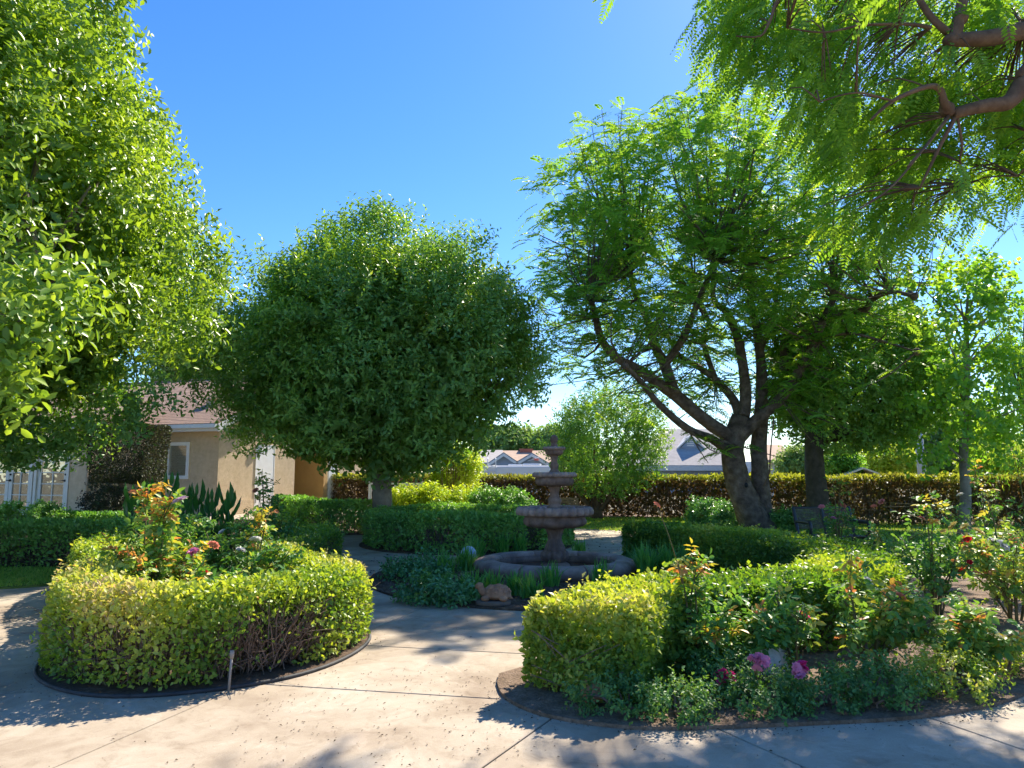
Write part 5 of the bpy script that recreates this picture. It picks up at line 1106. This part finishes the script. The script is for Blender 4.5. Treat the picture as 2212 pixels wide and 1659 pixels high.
# slender tree with lobed leaves on the right lawn
vb_ = G(2082, 1158); vt = tree('slender_tree', 'slender young tree with pale trunk on the right lawn', vb_.xy); rng = np.random.default_rng(49); vY = vb_.y
mb = MB(); mb.tube([vb_ + Vector((0, 0, -.05))] + [P(x, y, vY) for x, y in ((2084, 1120), (2086, 1060), (2082, 990), (2084, 900), (2090, 800), (2088, 700), (2092, 610))], [.16, .125, .115, .1, .085, .06, .04, .015], 10, 3, .04)
lob = np.array([tuple(P(x, y, vY + rng.normal(0, .6))) for x, y in zip(rng.normal(2085, 62, 78), rng.uniform(590, 985, 78))])
for l_ in lob[::2]: mb.tube([P(2086, min(1000, 829 - (l_[2] - 3.4) * 80 + 60), vY), tuple(l_)], [.03, .01], 5)
mb.build('trunk', M['bark_grey'], vt, world_mesh=True)
leafy_crown('crown', vt, (P(2086, 800, vY)), lob, rng.uniform(.2, .45, len(lob)), 15, 6, .125, .105, M['maple'], 50, slen=.4, up=.1, core=.1, sag=.3)
# weeping tree at the right edge
wY = 18.3; wt = tree('weeping_tree', 'weeping tree with hanging foliage at the right edge of the lawn', (P(2225, 1000, wY).x, wY)); rng = np.random.default_rng(51)
wx = P(2225, 1000, wY).x; mb = MB(); mb.tube([(wx, wY, -.05), (wx + .1, wY, 1.5), (wx, wY, 3.2), (wx - .1, wY, 4.6)], [.22, .17, .12, .05], 10, 3)
for _ in range(16): e = P(rng.uniform(2130, 2330), rng.uniform(640, 900), wY + rng.normal(0, .6)); mb.tube([(wx, wY, rng.uniform(2, 4)), tuple((Vector((wx, wY, 3.5)) + e) / 2 + Vector((0, 0, .3))), e], [.05, .03, .01], 5, 2)
mb.build('trunk', M['bark_dark'], wt, world_mesh=True)
ns = 620; bx = np.array([tuple(P(x, y, wY + dy)) for x, y, dy in zip(rng.uniform(2135, 2340, ns), rng.uniform(640, 960, ns), rng.normal(0, .7, ns))])
p, d, n, si, t = shoots_to_leaves(bx, nrm(np.array([0, 0, -1.]) + rng.normal(size=(ns, 3)) * .1), rng.uniform(.5, 1.3, ns), 16, rng, .4, .8)
m_ = p[:, 2] > 1.0
add('crown', leaf_mesh('crown', p[m_], d[m_], n[m_], .12, .022, M['maple'], np.clip(rng.beta(2, 2, len(p))[m_], 0, 1)), wt, world_mesh=True)
# distant trees
def far_tree(label, x, y0, y1, Y, wpx, seed, mat='bg_tree', n=26, per=34, leaf=.3):
    c = P(x, (y0 + y1) / 2, Y); hz = abs(P(x, y0, Y).z - P(x, y1, Y).z) / 2; hx = wpx * Y / 3200; rng = np.random.default_rng(seed)
    t = tree('background_tree', label, (c.x, Y), group='trees beyond the garden'); lob = lobes_on(c, (hx, hx, hz), n, rng, .75, .15)
    mb = MB(); mb.tube([(c.x, Y, -.5), (c.x, Y, c.z)], [.03 * hx + .15, .1], 7); limb_set(mb, (c.x, Y, max(c.z - hz, .5)), lob[::4], .12, rng, 5); mb.build('trunk', M['bark_dark'], t, world_mesh=True)
    leafy_crown('crown', t, c, lob, rng.uniform(.28, .45, n) * min(hx, hz), per, 8, leaf, leaf * .5, M[mat], seed + 1, slen=leaf * 3, up=.3)
far_tree('yellowing tree rising behind the building roof', 425, 690, 860, 34, 150, 61, n=40, leaf=.22, per=40)
far_tree('olive tree behind the building between the two big trees', 500, 730, 870, 36, 120, 63, n=30, leaf=.22)
far_tree('hazy tree above the blue house left of its chimney', 1076, 952, 985, 95, 50, 65, leaf=.6)
far_tree('tan and green tree beside the brick chimney', 1112, 946, 982, 96, 52, 67, leaf=.6)
far_tree('pale tree right of the brick chimney', 1192, 950, 984, 92, 40, 69, leaf=.6)
far_tree('broad pale green tree behind the utility pole', 1905, 915, 1010, 44, 120, 71, n=50, leaf=.28, per=40)
far_tree('rounded light green bush tree left of the utility pole', 1925, 975, 1035, 31, 90, 73, 'yellow_shrub', n=40, leaf=.16, per=40)
far_tree('green tree behind the slender tree at right', 2060, 905, 1030, 40, 150, 75, n=50, leaf=.26, per=40)
far_tree('sunlit bush beyond the hedge near the right edge', 2160, 960, 1040, 29, 150, 77, 'yellow_shrub', n=40, leaf=.16, per=36)
far_tree('small bright bush behind the hedge beside the dark trunk', 1815, 985, 1030, 28, 50, 79, 'maple', n=24, leaf=.14)
far_tree('low tree left of the pink roofed house', 1725, 985, 1025, 38, 60, 81, n=24, leaf=.2)
far_tree('far tree behind the grey roof at left of the big trunk', 1385, 975, 1010, 70, 60, 83, leaf=.4)
far_tree('leafy tree beyond the hedge behind the small round tree', 1250, 965, 1015, 60, 50, 87, leaf=.35)
pm = tree('palm_tree', 'tiny distant palm tree above the blue house chimney', (xat(1160, 110), 110), group=None)
MB().tube([(xat(1160, 110), 110, 0), (xat(1160, 110), 110, zat(950, 110))], [.3, .2], 7).build('trunk', M['bark_dark'], pm, world_mesh=True)
rng = np.random.default_rng(85); n = 46; top = np.array([[xat(1160, 110), 110, zat(950, 110)]] * n); dd = nrm(rng.normal(size=(n, 3)) + np.array([0, 0, .25]))
add('crown', leaf_mesh('crown', top, dd, nrm(rng.normal(size=(n, 3)) + np.array([0, 0, 1])), 1.6, .3, M['bg_tree'], rng.uniform(0, .5, n), droop=.25), pm, world_mesh=True)

# ---------------------------------------------------------------- shrubs near the building and behind the fountain
tb = P(259, 1105, 18.0); tpo = thing('topiary_tree', 'boxy clipped dark topiary on a single stem by the window', 'topiary', (tb.x, 18.0, 0)); rng = np.random.default_rng(91)
mb = MB(); mb.tube([(tb.x, 18, -.02), (tb.x + .02, 18, .6), P(262, 1000, 18)], [.085, .07, .05], 9, 3); 
zb_, zt_ = zat(1042, 18), zat(920, 18); hw = (xat(345, 18) - xat(212, 18)) / 2; cxx = (xat(345, 18) + xat(212, 18)) / 2
limb_set(mb, P(262, 1035, 18), [(cxx + a, 18 + b, (zb_ + zt_) / 2 + c) for a, b, c in rng.uniform(-.5, .5, (8, 3))], .03, rng, 5); mb.build('trunk', M['bark_grey'], tpo, world_mesh=True)
n = 26000; q = rng.uniform(-1, 1, (n, 3)); f = rng.integers(0, 3, n); sg = rng.choice([-1, 1], n); q[np.arange(n), f] = sg * (1 - np.minimum(rng.exponential(.07, n), .8)); 
taper = 1 + .12 * q[:, 2:3]; q[:, :2] *= taper; q *= (1 - .1 * np.clip(np.linalg.norm(q, axis=1, keepdims=True) - 1.25, 0, 1))
p = np.array([cxx, 18, (zb_ + zt_) / 2]) + q * np.array([hw * .92, hw * .85, (zt_ - zb_) / 2]); p += (Noise(92, 5)(p) * .03)[:, None]
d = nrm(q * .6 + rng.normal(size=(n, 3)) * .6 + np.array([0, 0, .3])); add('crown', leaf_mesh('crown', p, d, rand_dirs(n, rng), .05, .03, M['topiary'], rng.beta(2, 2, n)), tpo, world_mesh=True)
def dome_shrub(name, label, c, rad, mat, seed, n=20, per=26, k=7, L=.05, W=.03, lr=.3, group=None, stems=7, slen=.16, up=.4, zmin=.02, cat='shrub'):
    rng = np.random.default_rng(seed); c = np.asarray(c, float); t = thing(name, label, cat, (c[0], c[1], 0), group=group)
    lob = lobes_on(c, rad, n, rng, .68, .16, zmin + .02); s_ = min(rad)
    mb = MB()
    for l_ in lob[:: max(1, len(lob) // stems)]: mb.tube([(c[0] + rng.normal() * .04, c[1] + rng.normal() * .04, 0), tuple((np.array([c[0], c[1], 0]) + l_) / 2 + rng.normal(size=3) * .03), tuple(l_)], [.012, .009, .004], 5, 2)
    mb.build('stems', M['twig'], t, world_mesh=True)
    o = leafy_crown('foliage', t, c, lob, lr * s_ * rng.uniform(.8, 1.4, len(lob)), per, k, L, W, M[mat], seed + 1, slen=slen, up=up, zmin=zmin); o['kind'] = 'stuff'
    return t
dome_shrub('low_shrub', 'dark rounded shrub at the foot of the boxy topiary', P(233, 1085, 17.2), (.5, .45, .34), 'topiary', 93, L=.06, W=.035)
dome_shrub('low_shrub', 'small dark plants in front of the left glass door', P(40, 1118, 16.0), (.6, .3, .22), 'hedge', 95, L=.07, W=.035)
dome_shrub('low_shrub', 'leafy weeds between the glass doors and low hedge', P(105, 1120, 15.8), (.3, .3, .2), 'hedge', 97, L=.07, W=.03)
# tall column shrub with bare stems in front
cY = 21.0; cs = thing('column_shrub', 'tall sunlit yellow green shrub with bare brown stems', 'shrub', (xat(975, cY), cY, 0)); rng = np.random.default_rng(99)
lob = np.array([tuple(P(x, y, cY + dy)) for x, y, dy in zip(rng.normal(978, 24, 60), rng.uniform(975, 1070, 60), rng.normal(.25, .3, 60))]); lob = lob[~((np.abs(lob[:, 0] - xat(982, cY)) < .22) & (lob[:, 1] < cY + .15))]
mb = MB()
for i in range(26):
    x0 = xat(982, cY) + rng.normal() * .09; e = P(982 + rng.normal() * 20, rng.uniform(985, 1010), cY - .2 + rng.normal() * .15); mb.tube([(x0, cY - .12 + rng.normal() * .08, 0), ((x0 + e.x) / 2 + rng.normal() * .04, cY - .2, .6), e], [.018, .013, .006], 5, 2)
mb.build('stems', M['wood'], cs, world_mesh=True)
leafy_crown('foliage', cs, P(978, 1020, cY + .2), lob, .22, 40, 7, .08, .045, M['yellow_shrub'], 100, slen=.22, up=.4)['kind'] = 'stuff'
for i, (x, y, Y, rx, rz, mat, lab) in enumerate(((885, 1085, 19.2, .55, .3, 'yellow_shrub', 'sunlit low shrub just right of the round tree trunk'), (935, 1088, 19.0, .5, .34, 'yellow_shrub', 'bright low shrub left of the bare stemmed column shrub'),
        (1005, 1086, 18.8, .55, .3, 'yellow_shrub', 'yellow leaved low shrub under the column shrub'), (1050, 1092, 18.4, .4, .26, 'hedge', 'green low shrub between column shrub and fountain'), (1100, 1092, 18.3, .5, .26, 'hedge', 'dark low shrub just left of the fountain bowl'),
        (1530, 1118, 19.3, .6, .35, 'glossy_shrub', 'dark bluish shrub left of the big forked trunk'), (1580, 1128, 18.6, .45, .3, 'glossy_shrub', 'dark shrub at the foot of the big forked trunk'), (1715, 1135, 17.4, .5, .25, 'hedge', 'low green plant right of the big forked trunk')
        )):
    c = P(x, y, Y); dome_shrub('low_shrub', lab, (c.x, c.y, max(c.z, rz * .8)), (rx, .45, rz), mat, 110 + 2 * i, L=.085, W=.045, slen=.2)
# canna clumps: each large leaf a part
cl = leaf_mesh('leaf', np.array([[0, 0, 0.]]), np.array([[0, 0, 1.]]), np.array([[0, -1., .0]]), 1, .3, M['canna'], np.array([.3]), detail=True, fold=.22, droop=.25)
cl2 = cl.copy(); cl2.attributes['rnd'].data.foreach_set('value', np.array([.8, .8], np.float32))
rng = np.random.default_rng(131)
for i, (x, top, Y) in enumerate(((290, 1050, 15.4), (325, 1040, 15.2), (372, 1020, 15.0), (400, 1055, 14.8), (432, 1045, 15.3), (462, 1060, 15.0), (496, 1062, 15.4))):
    b = Vector((xat(x, Y), Y, 0)); hh = zat(top, Y)
    lab = ['leftmost broad leaved plant beside the topiary stem', 'dark sword leaved plant second from the topiary', 'tallest broad leaved plant under the window', 'broad leaved plant right of the tallest one under the window', 'upright broad leaved plant below the building corner', 'broad leaved plant in front of the beige gable wall', 'rightmost broad leaved plant near the white door'][i]
    t = thing('canna_plant', lab, 'plant', b, group='broad leaved plants along the building')
    MB().tube([(0, 0, 0), (.02, 0, hh * .75)], [.02, .012], 6).build('stem', M['canna'], t)
    for k in range(13):
        z = hh * (.08 + .72 * k / 12); az = k * 2.4 + rng.uniform(-.3, .3); ln = rng.uniform(.34, .52) * (1.0 if k < 12 else .6); tilt = rng.uniform(.5, 1.25) * (1 - .6 * k / 12)
        add('leaf', cl if k % 2 else cl2, t, loc=(.03 * math.sin(az), -.03 * math.cos(az), z), rot=(tilt, 0, az), scale=(ln, ln, ln))

# ---------------------------------------------------------------- fountain bed planting
for i, (x, y, Y, rx, rz, lab) in enumerate(((925, 1285, 8.35, .42, .26, 'glossy shrub at the front left of the fountain bed'), (975, 1292, 8.15, .34, .24, 'glossy shrub left of the turtle statue'), (880, 1240, 9.9, .42, .24, 'glossy shrub at the left edge of the fountain bed'),
        (935, 1228, 10.3, .45, .28, 'glossy shrub behind the front left fountain shrubs'), (1400, 1212, 10.8, .35, .2, 'small glossy shrub right of the fountain pool'))):
    c = G(x, y, .1); dome_shrub('bed_shrub', lab, (xat(x, Y), Y, .09), (rx * .72, .3, rz * .42), 'glossy_shrub', 140 + 2 * i, n=22, per=9, k=7, L=.055, W=.03, slen=.17, group='glossy shrubs in the fountain bed')
def lily(x, y, h, nbl, lab, seed, spread=.45):
    b = G(x, y, .02); rng = np.random.default_rng(seed); t = thing('daylily', lab, 'plant', b, group='strappy daylily clumps round the fountain')
    S = 6; az = rng.uniform(0, 6.28, nbl); ln = h * rng.uniform(.75, 1.35, nbl); lean = rng.uniform(.1, 1.0, nbl) * spread * 1.6; w = rng.uniform(.008, .014, nbl)
    tt = np.linspace(0, 1, S); r = np.stack([np.cos(az), np.sin(az), 0 * az], 1); sd = np.stack([-np.sin(az), np.cos(az), 0 * az], 1)
    hor = (lean[:, None] * tt[None] + .45 * lean[:, None] * tt[None] ** 2.5) * ln[:, None] * .7; ver = ln[:, None] * (tt[None] - .55 * np.clip(lean[:, None], 0, 1) * tt[None] ** 2.4)
    base = rng.normal(size=(nbl, 3)) * np.array([.05, .05, 0]); c = base[:, None] + r[:, None] * hor[..., None]; c[..., 2] += ver; ww = (w[:, None] * (1 - tt[None] ** 2) + .0012)[..., None] * sd[:, None]
    co = np.stack([c - ww, c + ww], 2).reshape(-1, 3); b0 = (np.arange(nbl) * S * 2)[:, None, None]; k = (np.arange(S - 1) * 2)[None, :, None]
    idx = (b0 + k + np.array([[[0, 1, 3, 2]]])).ravel(); me = raw_mesh('blades', co, idx, 4, M['lily'], np.repeat(rng.beta(2, 2, nbl), S - 1), True)
    o = add('blades', me, t); o['kind'] = 'stuff'
for i, a in enumerate(((1020, 1290, .3, 90, 'arching daylily clump just behind the turtle statue'), (1062, 1278, .24, 60, 'daylily clump between the turtle statue and the pool'), (1110, 1285, .26, 80, 'daylily clump right of the turtle statue'), (1150, 1290, .26, 70, 'daylily clump against the near right hedge tip'),
        (1005, 1232, .34, 90, 'daylily clump left of the gazing globe'), (960, 1245, .32, 80, 'daylily among the shrubs left of the pool'), (1030, 1205, .34, 100, 'daylily clump at the back left of the pool'), (1085, 1196, .34, 90, 'daylily clump behind the pool near the stem'), (1125, 1194, .3, 80, 'small daylily behind the fountain stem'),
        (1250, 1196, .25, 60, 'short daylily behind the right side of the pool'), (1395, 1245, .4, 120, 'daylily clump at the right rim of the pool'), (1440, 1240, .4, 120, 'large daylily clump right of the pool'), (1480, 1236, .36, 100, 'daylily clump farthest right of the pool'), (1190, 1265, .3, 40, 'sparse daylily in front of the pool centre'), (1300, 1262, .3, 50, 'sparse daylily in front of the pool right side'), (1375, 1210, .34, 90, 'daylily clump behind the right pool rim'))):
    lily(*a, 160 + i)

# ---------------------------------------------------------------- roses
def bloom_mesh(name, R, mat, layers=4, seed=0):
    rng = np.random.default_rng(seed); P_, D_, N_, L_ = [], [], [], []
    for l in range(layers):
        k = 5 + l; up = 1.4 - 1.2 * l / (layers - 1)
        for j in range(k):
            a = 2 * math.pi * j / k + l * .7 + rng.uniform(-.15, .15); r = np.array([math.cos(a), math.sin(a), 0])
            P_.append(r * R * .05 + np.array([0, 0, R * .1])); D_.append(r + np.array([0, 0, up])); N_.append(np.array([0, 0, 1.]) - r * up * .8); L_.append(R * (.6 + .4 * l / (layers - 1)))
    return leaf_mesh(name, np.array(P_), np.array(D_), np.array(N_), np.array(L_), np.array(L_) * .95, M['petal_' + mat], np.full(len(P_), .5), detail=True, fold=.22, droop=.12)
BL = {c: bloom_mesh('bloom', 1.0, c, 4, i) for i, c in enumerate(('pink', 'magenta', 'lavender', 'red', 'yellow', 'white', 'coral'))}
def rose(label, b, hgt, spread, canes, seed, blooms=(), tint=.0, newgrowth=.1, leafL=.048, per=24, tall=0, group='rose bushes'):
    """canes fan out from the base; five-part leaves along them; blooms as (colour, photo x, photo y, size)"""
    rng = np.random.default_rng(seed); t = thing('rose_bush', label, 'rose bush', (b[0], b[1], 0), group=group); mb = MB(); base, ax, tv, cv = [], [], [], []
    for c in range(canes):
        az = rng.uniform(0, 6.28); le = spread * rng.uniform(.25, 1.0); hh = hgt * rng.uniform(.55, 1.0); tl = c < tall
        if tl: hh = hgt * rng.uniform(1.25, 1.5); le *= .3
        p0 = np.array([b[0], b[1], 0]) + np.array([math.cos(az), math.sin(az), 0]) * .04; p2 = p0 + np.array([math.cos(az) * le, math.sin(az) * le, hh]); p1 = p0 + np.array([math.cos(az) * le * .3, math.sin(az) * le * .3, hh * .6]) + rng.normal(size=3) * .03
        mb.tube([p0, p1, p2], [.011, .008, .003], 5, 4)
        for s_ in range(2):
            m0 = p0 * .4 + p1 * .6 if s_ == 0 else p1 * .5 + p2 * .5; e = m0 + rng.normal(size=3) * np.array([.12, .12, .04]) * spread / .4 + np.array([0, 0, .13]); mb.tube([m0, e], [.006, .002], 4)
            for q in range(per // 3): f = rng.uniform(.2, 1); base.append(m0 * (1 - f) + e * f); ax.append(rng.normal(size=3) + np.array([0, 0, .2])); tv.append(.5 * f); cv.append(0)
        for q in range(per):
            f = rng.uniform(.4, 1) ** .8; pt = (1 - f) ** 2 * p0 + 2 * f * (1 - f) * p1 + f * f * p2; base.append(pt); ax.append(rng.normal(size=3) * np.array([1, 1, .5]) + np.array([0, 0, .15])); tv.append(f); cv.append(1 if tl else 0)
    base = np.array(base); ax = nrm(np.array(ax)); N = len(base); tv = np.array(tv); cv = np.array(cv); mb.build('canes', M['cane'], t, world_mesh=True)
    up = nrm(np.array([0, 0, 1.]) + rng.normal(size=(N, 3)) * .45); side = nrm(np.cross(ax, up)); PL = []; pet = rng.uniform(.06, .11, N)[:, None]
    rr = np.clip(rng.beta(2, 3, N) * .55 + tint + np.where((tv > .75) & (rng.uniform(0, 1, N) < newgrowth * (1 + 3 * cv)), rng.uniform(.35, .6, N), 0), 0, 1)
    for f, sd, k in ((1, 0, 1.15), (.75, 1, 1), (.75, -1, 1), (.4, 1, .8), (.4, -1, .8)):
        PL.append((base + ax * pet * f, nrm(ax * (.9 if sd == 0 else .45) + side * sd * .9 + rng.normal(size=(N, 3)) * .12 + np.array([0, 0, -.15])), nrm(up + rng.normal(size=(N, 3)) * .3), np.full(N, leafL * k) * rng.uniform(.75, 1.2, N), np.clip(rr + rng.normal(0, .05, N), 0, 1)))
    p = np.concatenate([o[0] for o in PL]); d = np.concatenate([o[1] for o in PL]); n = np.concatenate([o[2] for o in PL]); l = np.concatenate([o[3] for o in PL]); r = np.concatenate([o[4] for o in PL])
    m = p[:, 2] > .03
    add('foliage', leaf_mesh('foliage', p[m], d[m], n[m], l[m], l[m] * .62, M['rose_leaf'], r[m], detail=True, fold=.12, droop=.15), t, world_mesh=True)['kind'] = 'stuff'
    for c, x, y, R in blooms:
        q = P(x, y, b[1] - rng.uniform(.02, .15)); add('bloom', BL[c], t, loc=q - Vector((b[0], b[1], 0)), rot=(rng.uniform(.3, .9), rng.uniform(-.4, .4), rng.uniform(0, 6)), scale=(R,) * 3)
        top = base[np.linalg.norm(base - np.array(q), axis=1).argmin()]; MB().tube([tuple(top), tuple((Vector(top) + q) / 2 + Vector((.01, 0, 0))), tuple(q)], [.004, .0035, .003], 5, 2).build('flower_stem', M['cane'], t, world_mesh=True)
    return t
# in the left ring
rose('tall yellow and orange leaved rose bush in the left ring hedge', (-3.05, 6.3), .92, .5, 18, 201, [('lavender', 390, 1084, .07)], .2, .5, .055, 34, 3)
rose('rose bush with a pink flower low behind the near left hedge', (-2.95, 5.75), .62, .36, 8, 203, [('pink', 305, 1263, .065)], .06, .2)
rose('rose bush with pink and red flowers in the middle of the left ring', (-2.5, 6.35), .66, .42, 11, 205, [('pink', 417, 1195, .06), ('red', 405, 1240, .04), ('red', 440, 1237, .04), ('coral', 460, 1180, .055)], .05, .2)
rose('slim rose bush with one tall pinkish shoot in the left ring', (-2.35, 7.0), .75, .32, 8, 207, [('white', 552, 1168, .06), ('white', 520, 1190, .05)], .04, .3, tall=2)
rose('low rose bush with reddish shoot tips at the right of the left ring', (-1.95, 6.1), .58, .4, 10, 209, [], .08, .3)
rose('rose bush at the front right inside the left ring hedge', (-2.0, 6.9), .5, .35, 8, 210, [], .05, .2)
rose('dark rose bush in the back of the left bed', (-3.4, 8.9), .85, .5, 10, 211, [('white', 480, 1150, .05)], .0, .1)
rose('dark rose bush with a red leaved shoot near the building', (-4.1, 12.6), 1.05, .5, 11, 213, [('coral', 553, 1060, .06)], .02, .35, .06, 15, 2)
rose('dark rose bush at the back right corner of the left bed', (-3.2, 10.1), .8, .45, 10, 215, [], .0, .15)
rose('leafy rose bush behind the ring hedge left of the path', (-4.2, 9.4), .9, .5, 10, 217, [], .03, .15)
rose('thin rose bush in front of the white side door', (-4.85, 14.6), .7, .35, 7, 219, [], .02, .2, .06, 8, 1)
# in the right bed
rr_ = [('tall rose bush with yellow and red shoots rising before the pool', (1.22, 5.2), .56, .3, 9, 221, [('coral', 1418, 1092, .03)], .08, .5, 3),
       ('thin pale rose bush right of the tall shoots', (1.55, 5.2), .48, .26, 6, 223, [], .1, .2, 0),
       ('rose bush with one bright pink flower behind the white rock', (2.0, 5.4), .58, .32, 9, 225, [('magenta', 1735, 1333, .055)], .02, .15, 0),
       ('sunlit yellow green rose bush right of the white rock', (2.58, 5.5), .6, .36, 11, 227, [('white', 1874, 1256, .04)], .16, .2, 1),
       ('sunlit rose bush with many bare canes near the right edge', (3.08, 5.35), .52, .36, 11, 229, [('coral', 1945, 1290, .04)], .2, .25, 0),
       ('large pale yellow leaved rose bush at the right edge', (4.75, 7.2), .85, .5, 13, 231, [('white', 2165, 1180, .07), ('yellow', 2112, 1150, .06), ('yellow', 2060, 1138, .06)], .24, .3, 0),
       ('rose bush with two dark red roses on tall stems', (4.0, 7.2), .85, .4, 9, 233, [('red', 2074, 1238, .055), ('red', 2088, 1168, .06), ('red', 2095, 1215, .03)], .0, .1, 2),
       ('dark rose bush behind the crescent hedge at right', (4.4, 8.7), .8, .5, 10, 235, [], .02, .1, 0),
       ('rose bush with yellow roses in the shade by the lawn', (5.4, 8.4), .85, .5, 10, 237, [('yellow', 2085, 1140, .06), ('yellow', 2038, 1150, .05)], .02, .15, 1),
       ('rose bush with small pink flowers in front of the bench', (5.35, 12.4), .95, .5, 9, 239, [('pink', 1775, 1096, .06), ('pink', 1800, 1120, .05), ('coral', 1820, 1093, .06)], .03, .2, 2),
       ('thin rose bush between bench and slender tree', (7.0, 11.2), 1.15, .45, 8, 241, [('coral', 1905, 1085, .06), ('coral', 1888, 1095, .05)], .04, .2, 2),
       ('rose bush on the lawn edge in front of the slender tree', (8.0, 11.6), 1.2, .5, 9, 243, [('white', 2075, 1070, .06), ('coral', 1990, 1120, .05)], .03, .15, 2),
       ('rose bush in shade at the lower right of the lawn', (6.3, 9.0), .8, .5, 10, 245, [('white', 2140, 1172, .07)], .08, .2, 0),
       ('leafy rose bush at the far right frame edge', (5.2, 6.6), .75, .5, 11, 247, [], .2, .3, 0)]
for lab, b, h, sp, cn, sd, bl, ti, ng, tall in rr_: rose(lab, b, h, sp, cn, sd, bl, ti, ng, .052, 20 if b[1] < 8 else 11, tall)
# low ground-cover roses along the path
for i, (x, y, rx, rz, mat, lab, bl) in enumerate(((1330, 1535, .34, .15, 'ground_rose', 'low spreading rose at the path edge beside the hedge tip', ()), (1450, 1545, .3, .14, 'ground_rose', 'low spreading rose left of the hot pink flower cluster', ()),
        (1560, 1500, .26, .2, 'ground_rose', 'low rose carrying a hot pink flower cluster', [('magenta', 1553, 1464, 1), ('magenta', 1576, 1468, 1), ('magenta', 1566, 1458, 1)]), (1650, 1535, .34, .12, 'ground_rose', 'dark low rose with pink flowers in front of the rock', [('pink', 1632, 1424, 1), ('pink', 1645, 1430, 1), ('pink', 1655, 1434, 1), ('pink', 1640, 1438, 1)]),
        (1760, 1525, .34, .17, 'ground_rose', 'dark low rose right of the rock with magenta flowers', [('magenta', 1738, 1444, 1), ('pink', 1722, 1450, 1), ('pink', 1730, 1458, 1)]), (1890, 1520, .36, .2, 'ground_rose', 'dense dark low rose at the path edge', ()), (2040, 1500, .4, .2, 'hedge_bright', 'sunlit yellowish low rose near the right path edge', ()),
        (2165, 1455, .4, .18, 'hedge_bright', 'sunlit low rose at the far right of the bed', ()), (1290, 1500, .2, .26, 'hedge_bright', 'loose yellow green shrub beside the near hedge tip', ()), (1345, 1480, .2, .26, 'hedge_bright', 'loose leafy shrub between hedge tip and tall rose', ()))):
    b = G(x, y); t = dome_shrub('ground_rose' if i < 8 else 'loose_shrub', lab, (b.x, b.y - .04, rz * .55), (rx * .72, .22, rz * .55), mat, 260 + 2 * i, n=18, per=18, k=7, L=.028 if i < 8 else .042, W=.017 if i < 8 else .022, slen=.12 if i < 8 else .17, group='low roses edging the right bed', cat='shrub', zmin=.025)
    rng = np.random.default_rng(300 + i)
    for c, fx_, fy_, s_ in bl:
        for k in range(5 if len(bl) > 2 else 3):
            q = P(fx_ + rng.uniform(-9, 9), fy_ + rng.uniform(-9, 9), b.y - rng.uniform(.16, .26)); add('bloom', BL[c], t, loc=q - Vector((b.x, b.y - .04, 0)), rot=(rng.uniform(.2, 1.2), rng.uniform(-.4, .4), rng.uniform(0, 6)), scale=(.031,) * 3)
        top = Vector((b.x, b.y + .1, rz)); MB().tube([top, (top + q) / 2 + Vector((0, .02, .02)), q], .003, 4, 2).build('flower_stem', M['cane'], t, world_mesh=True)
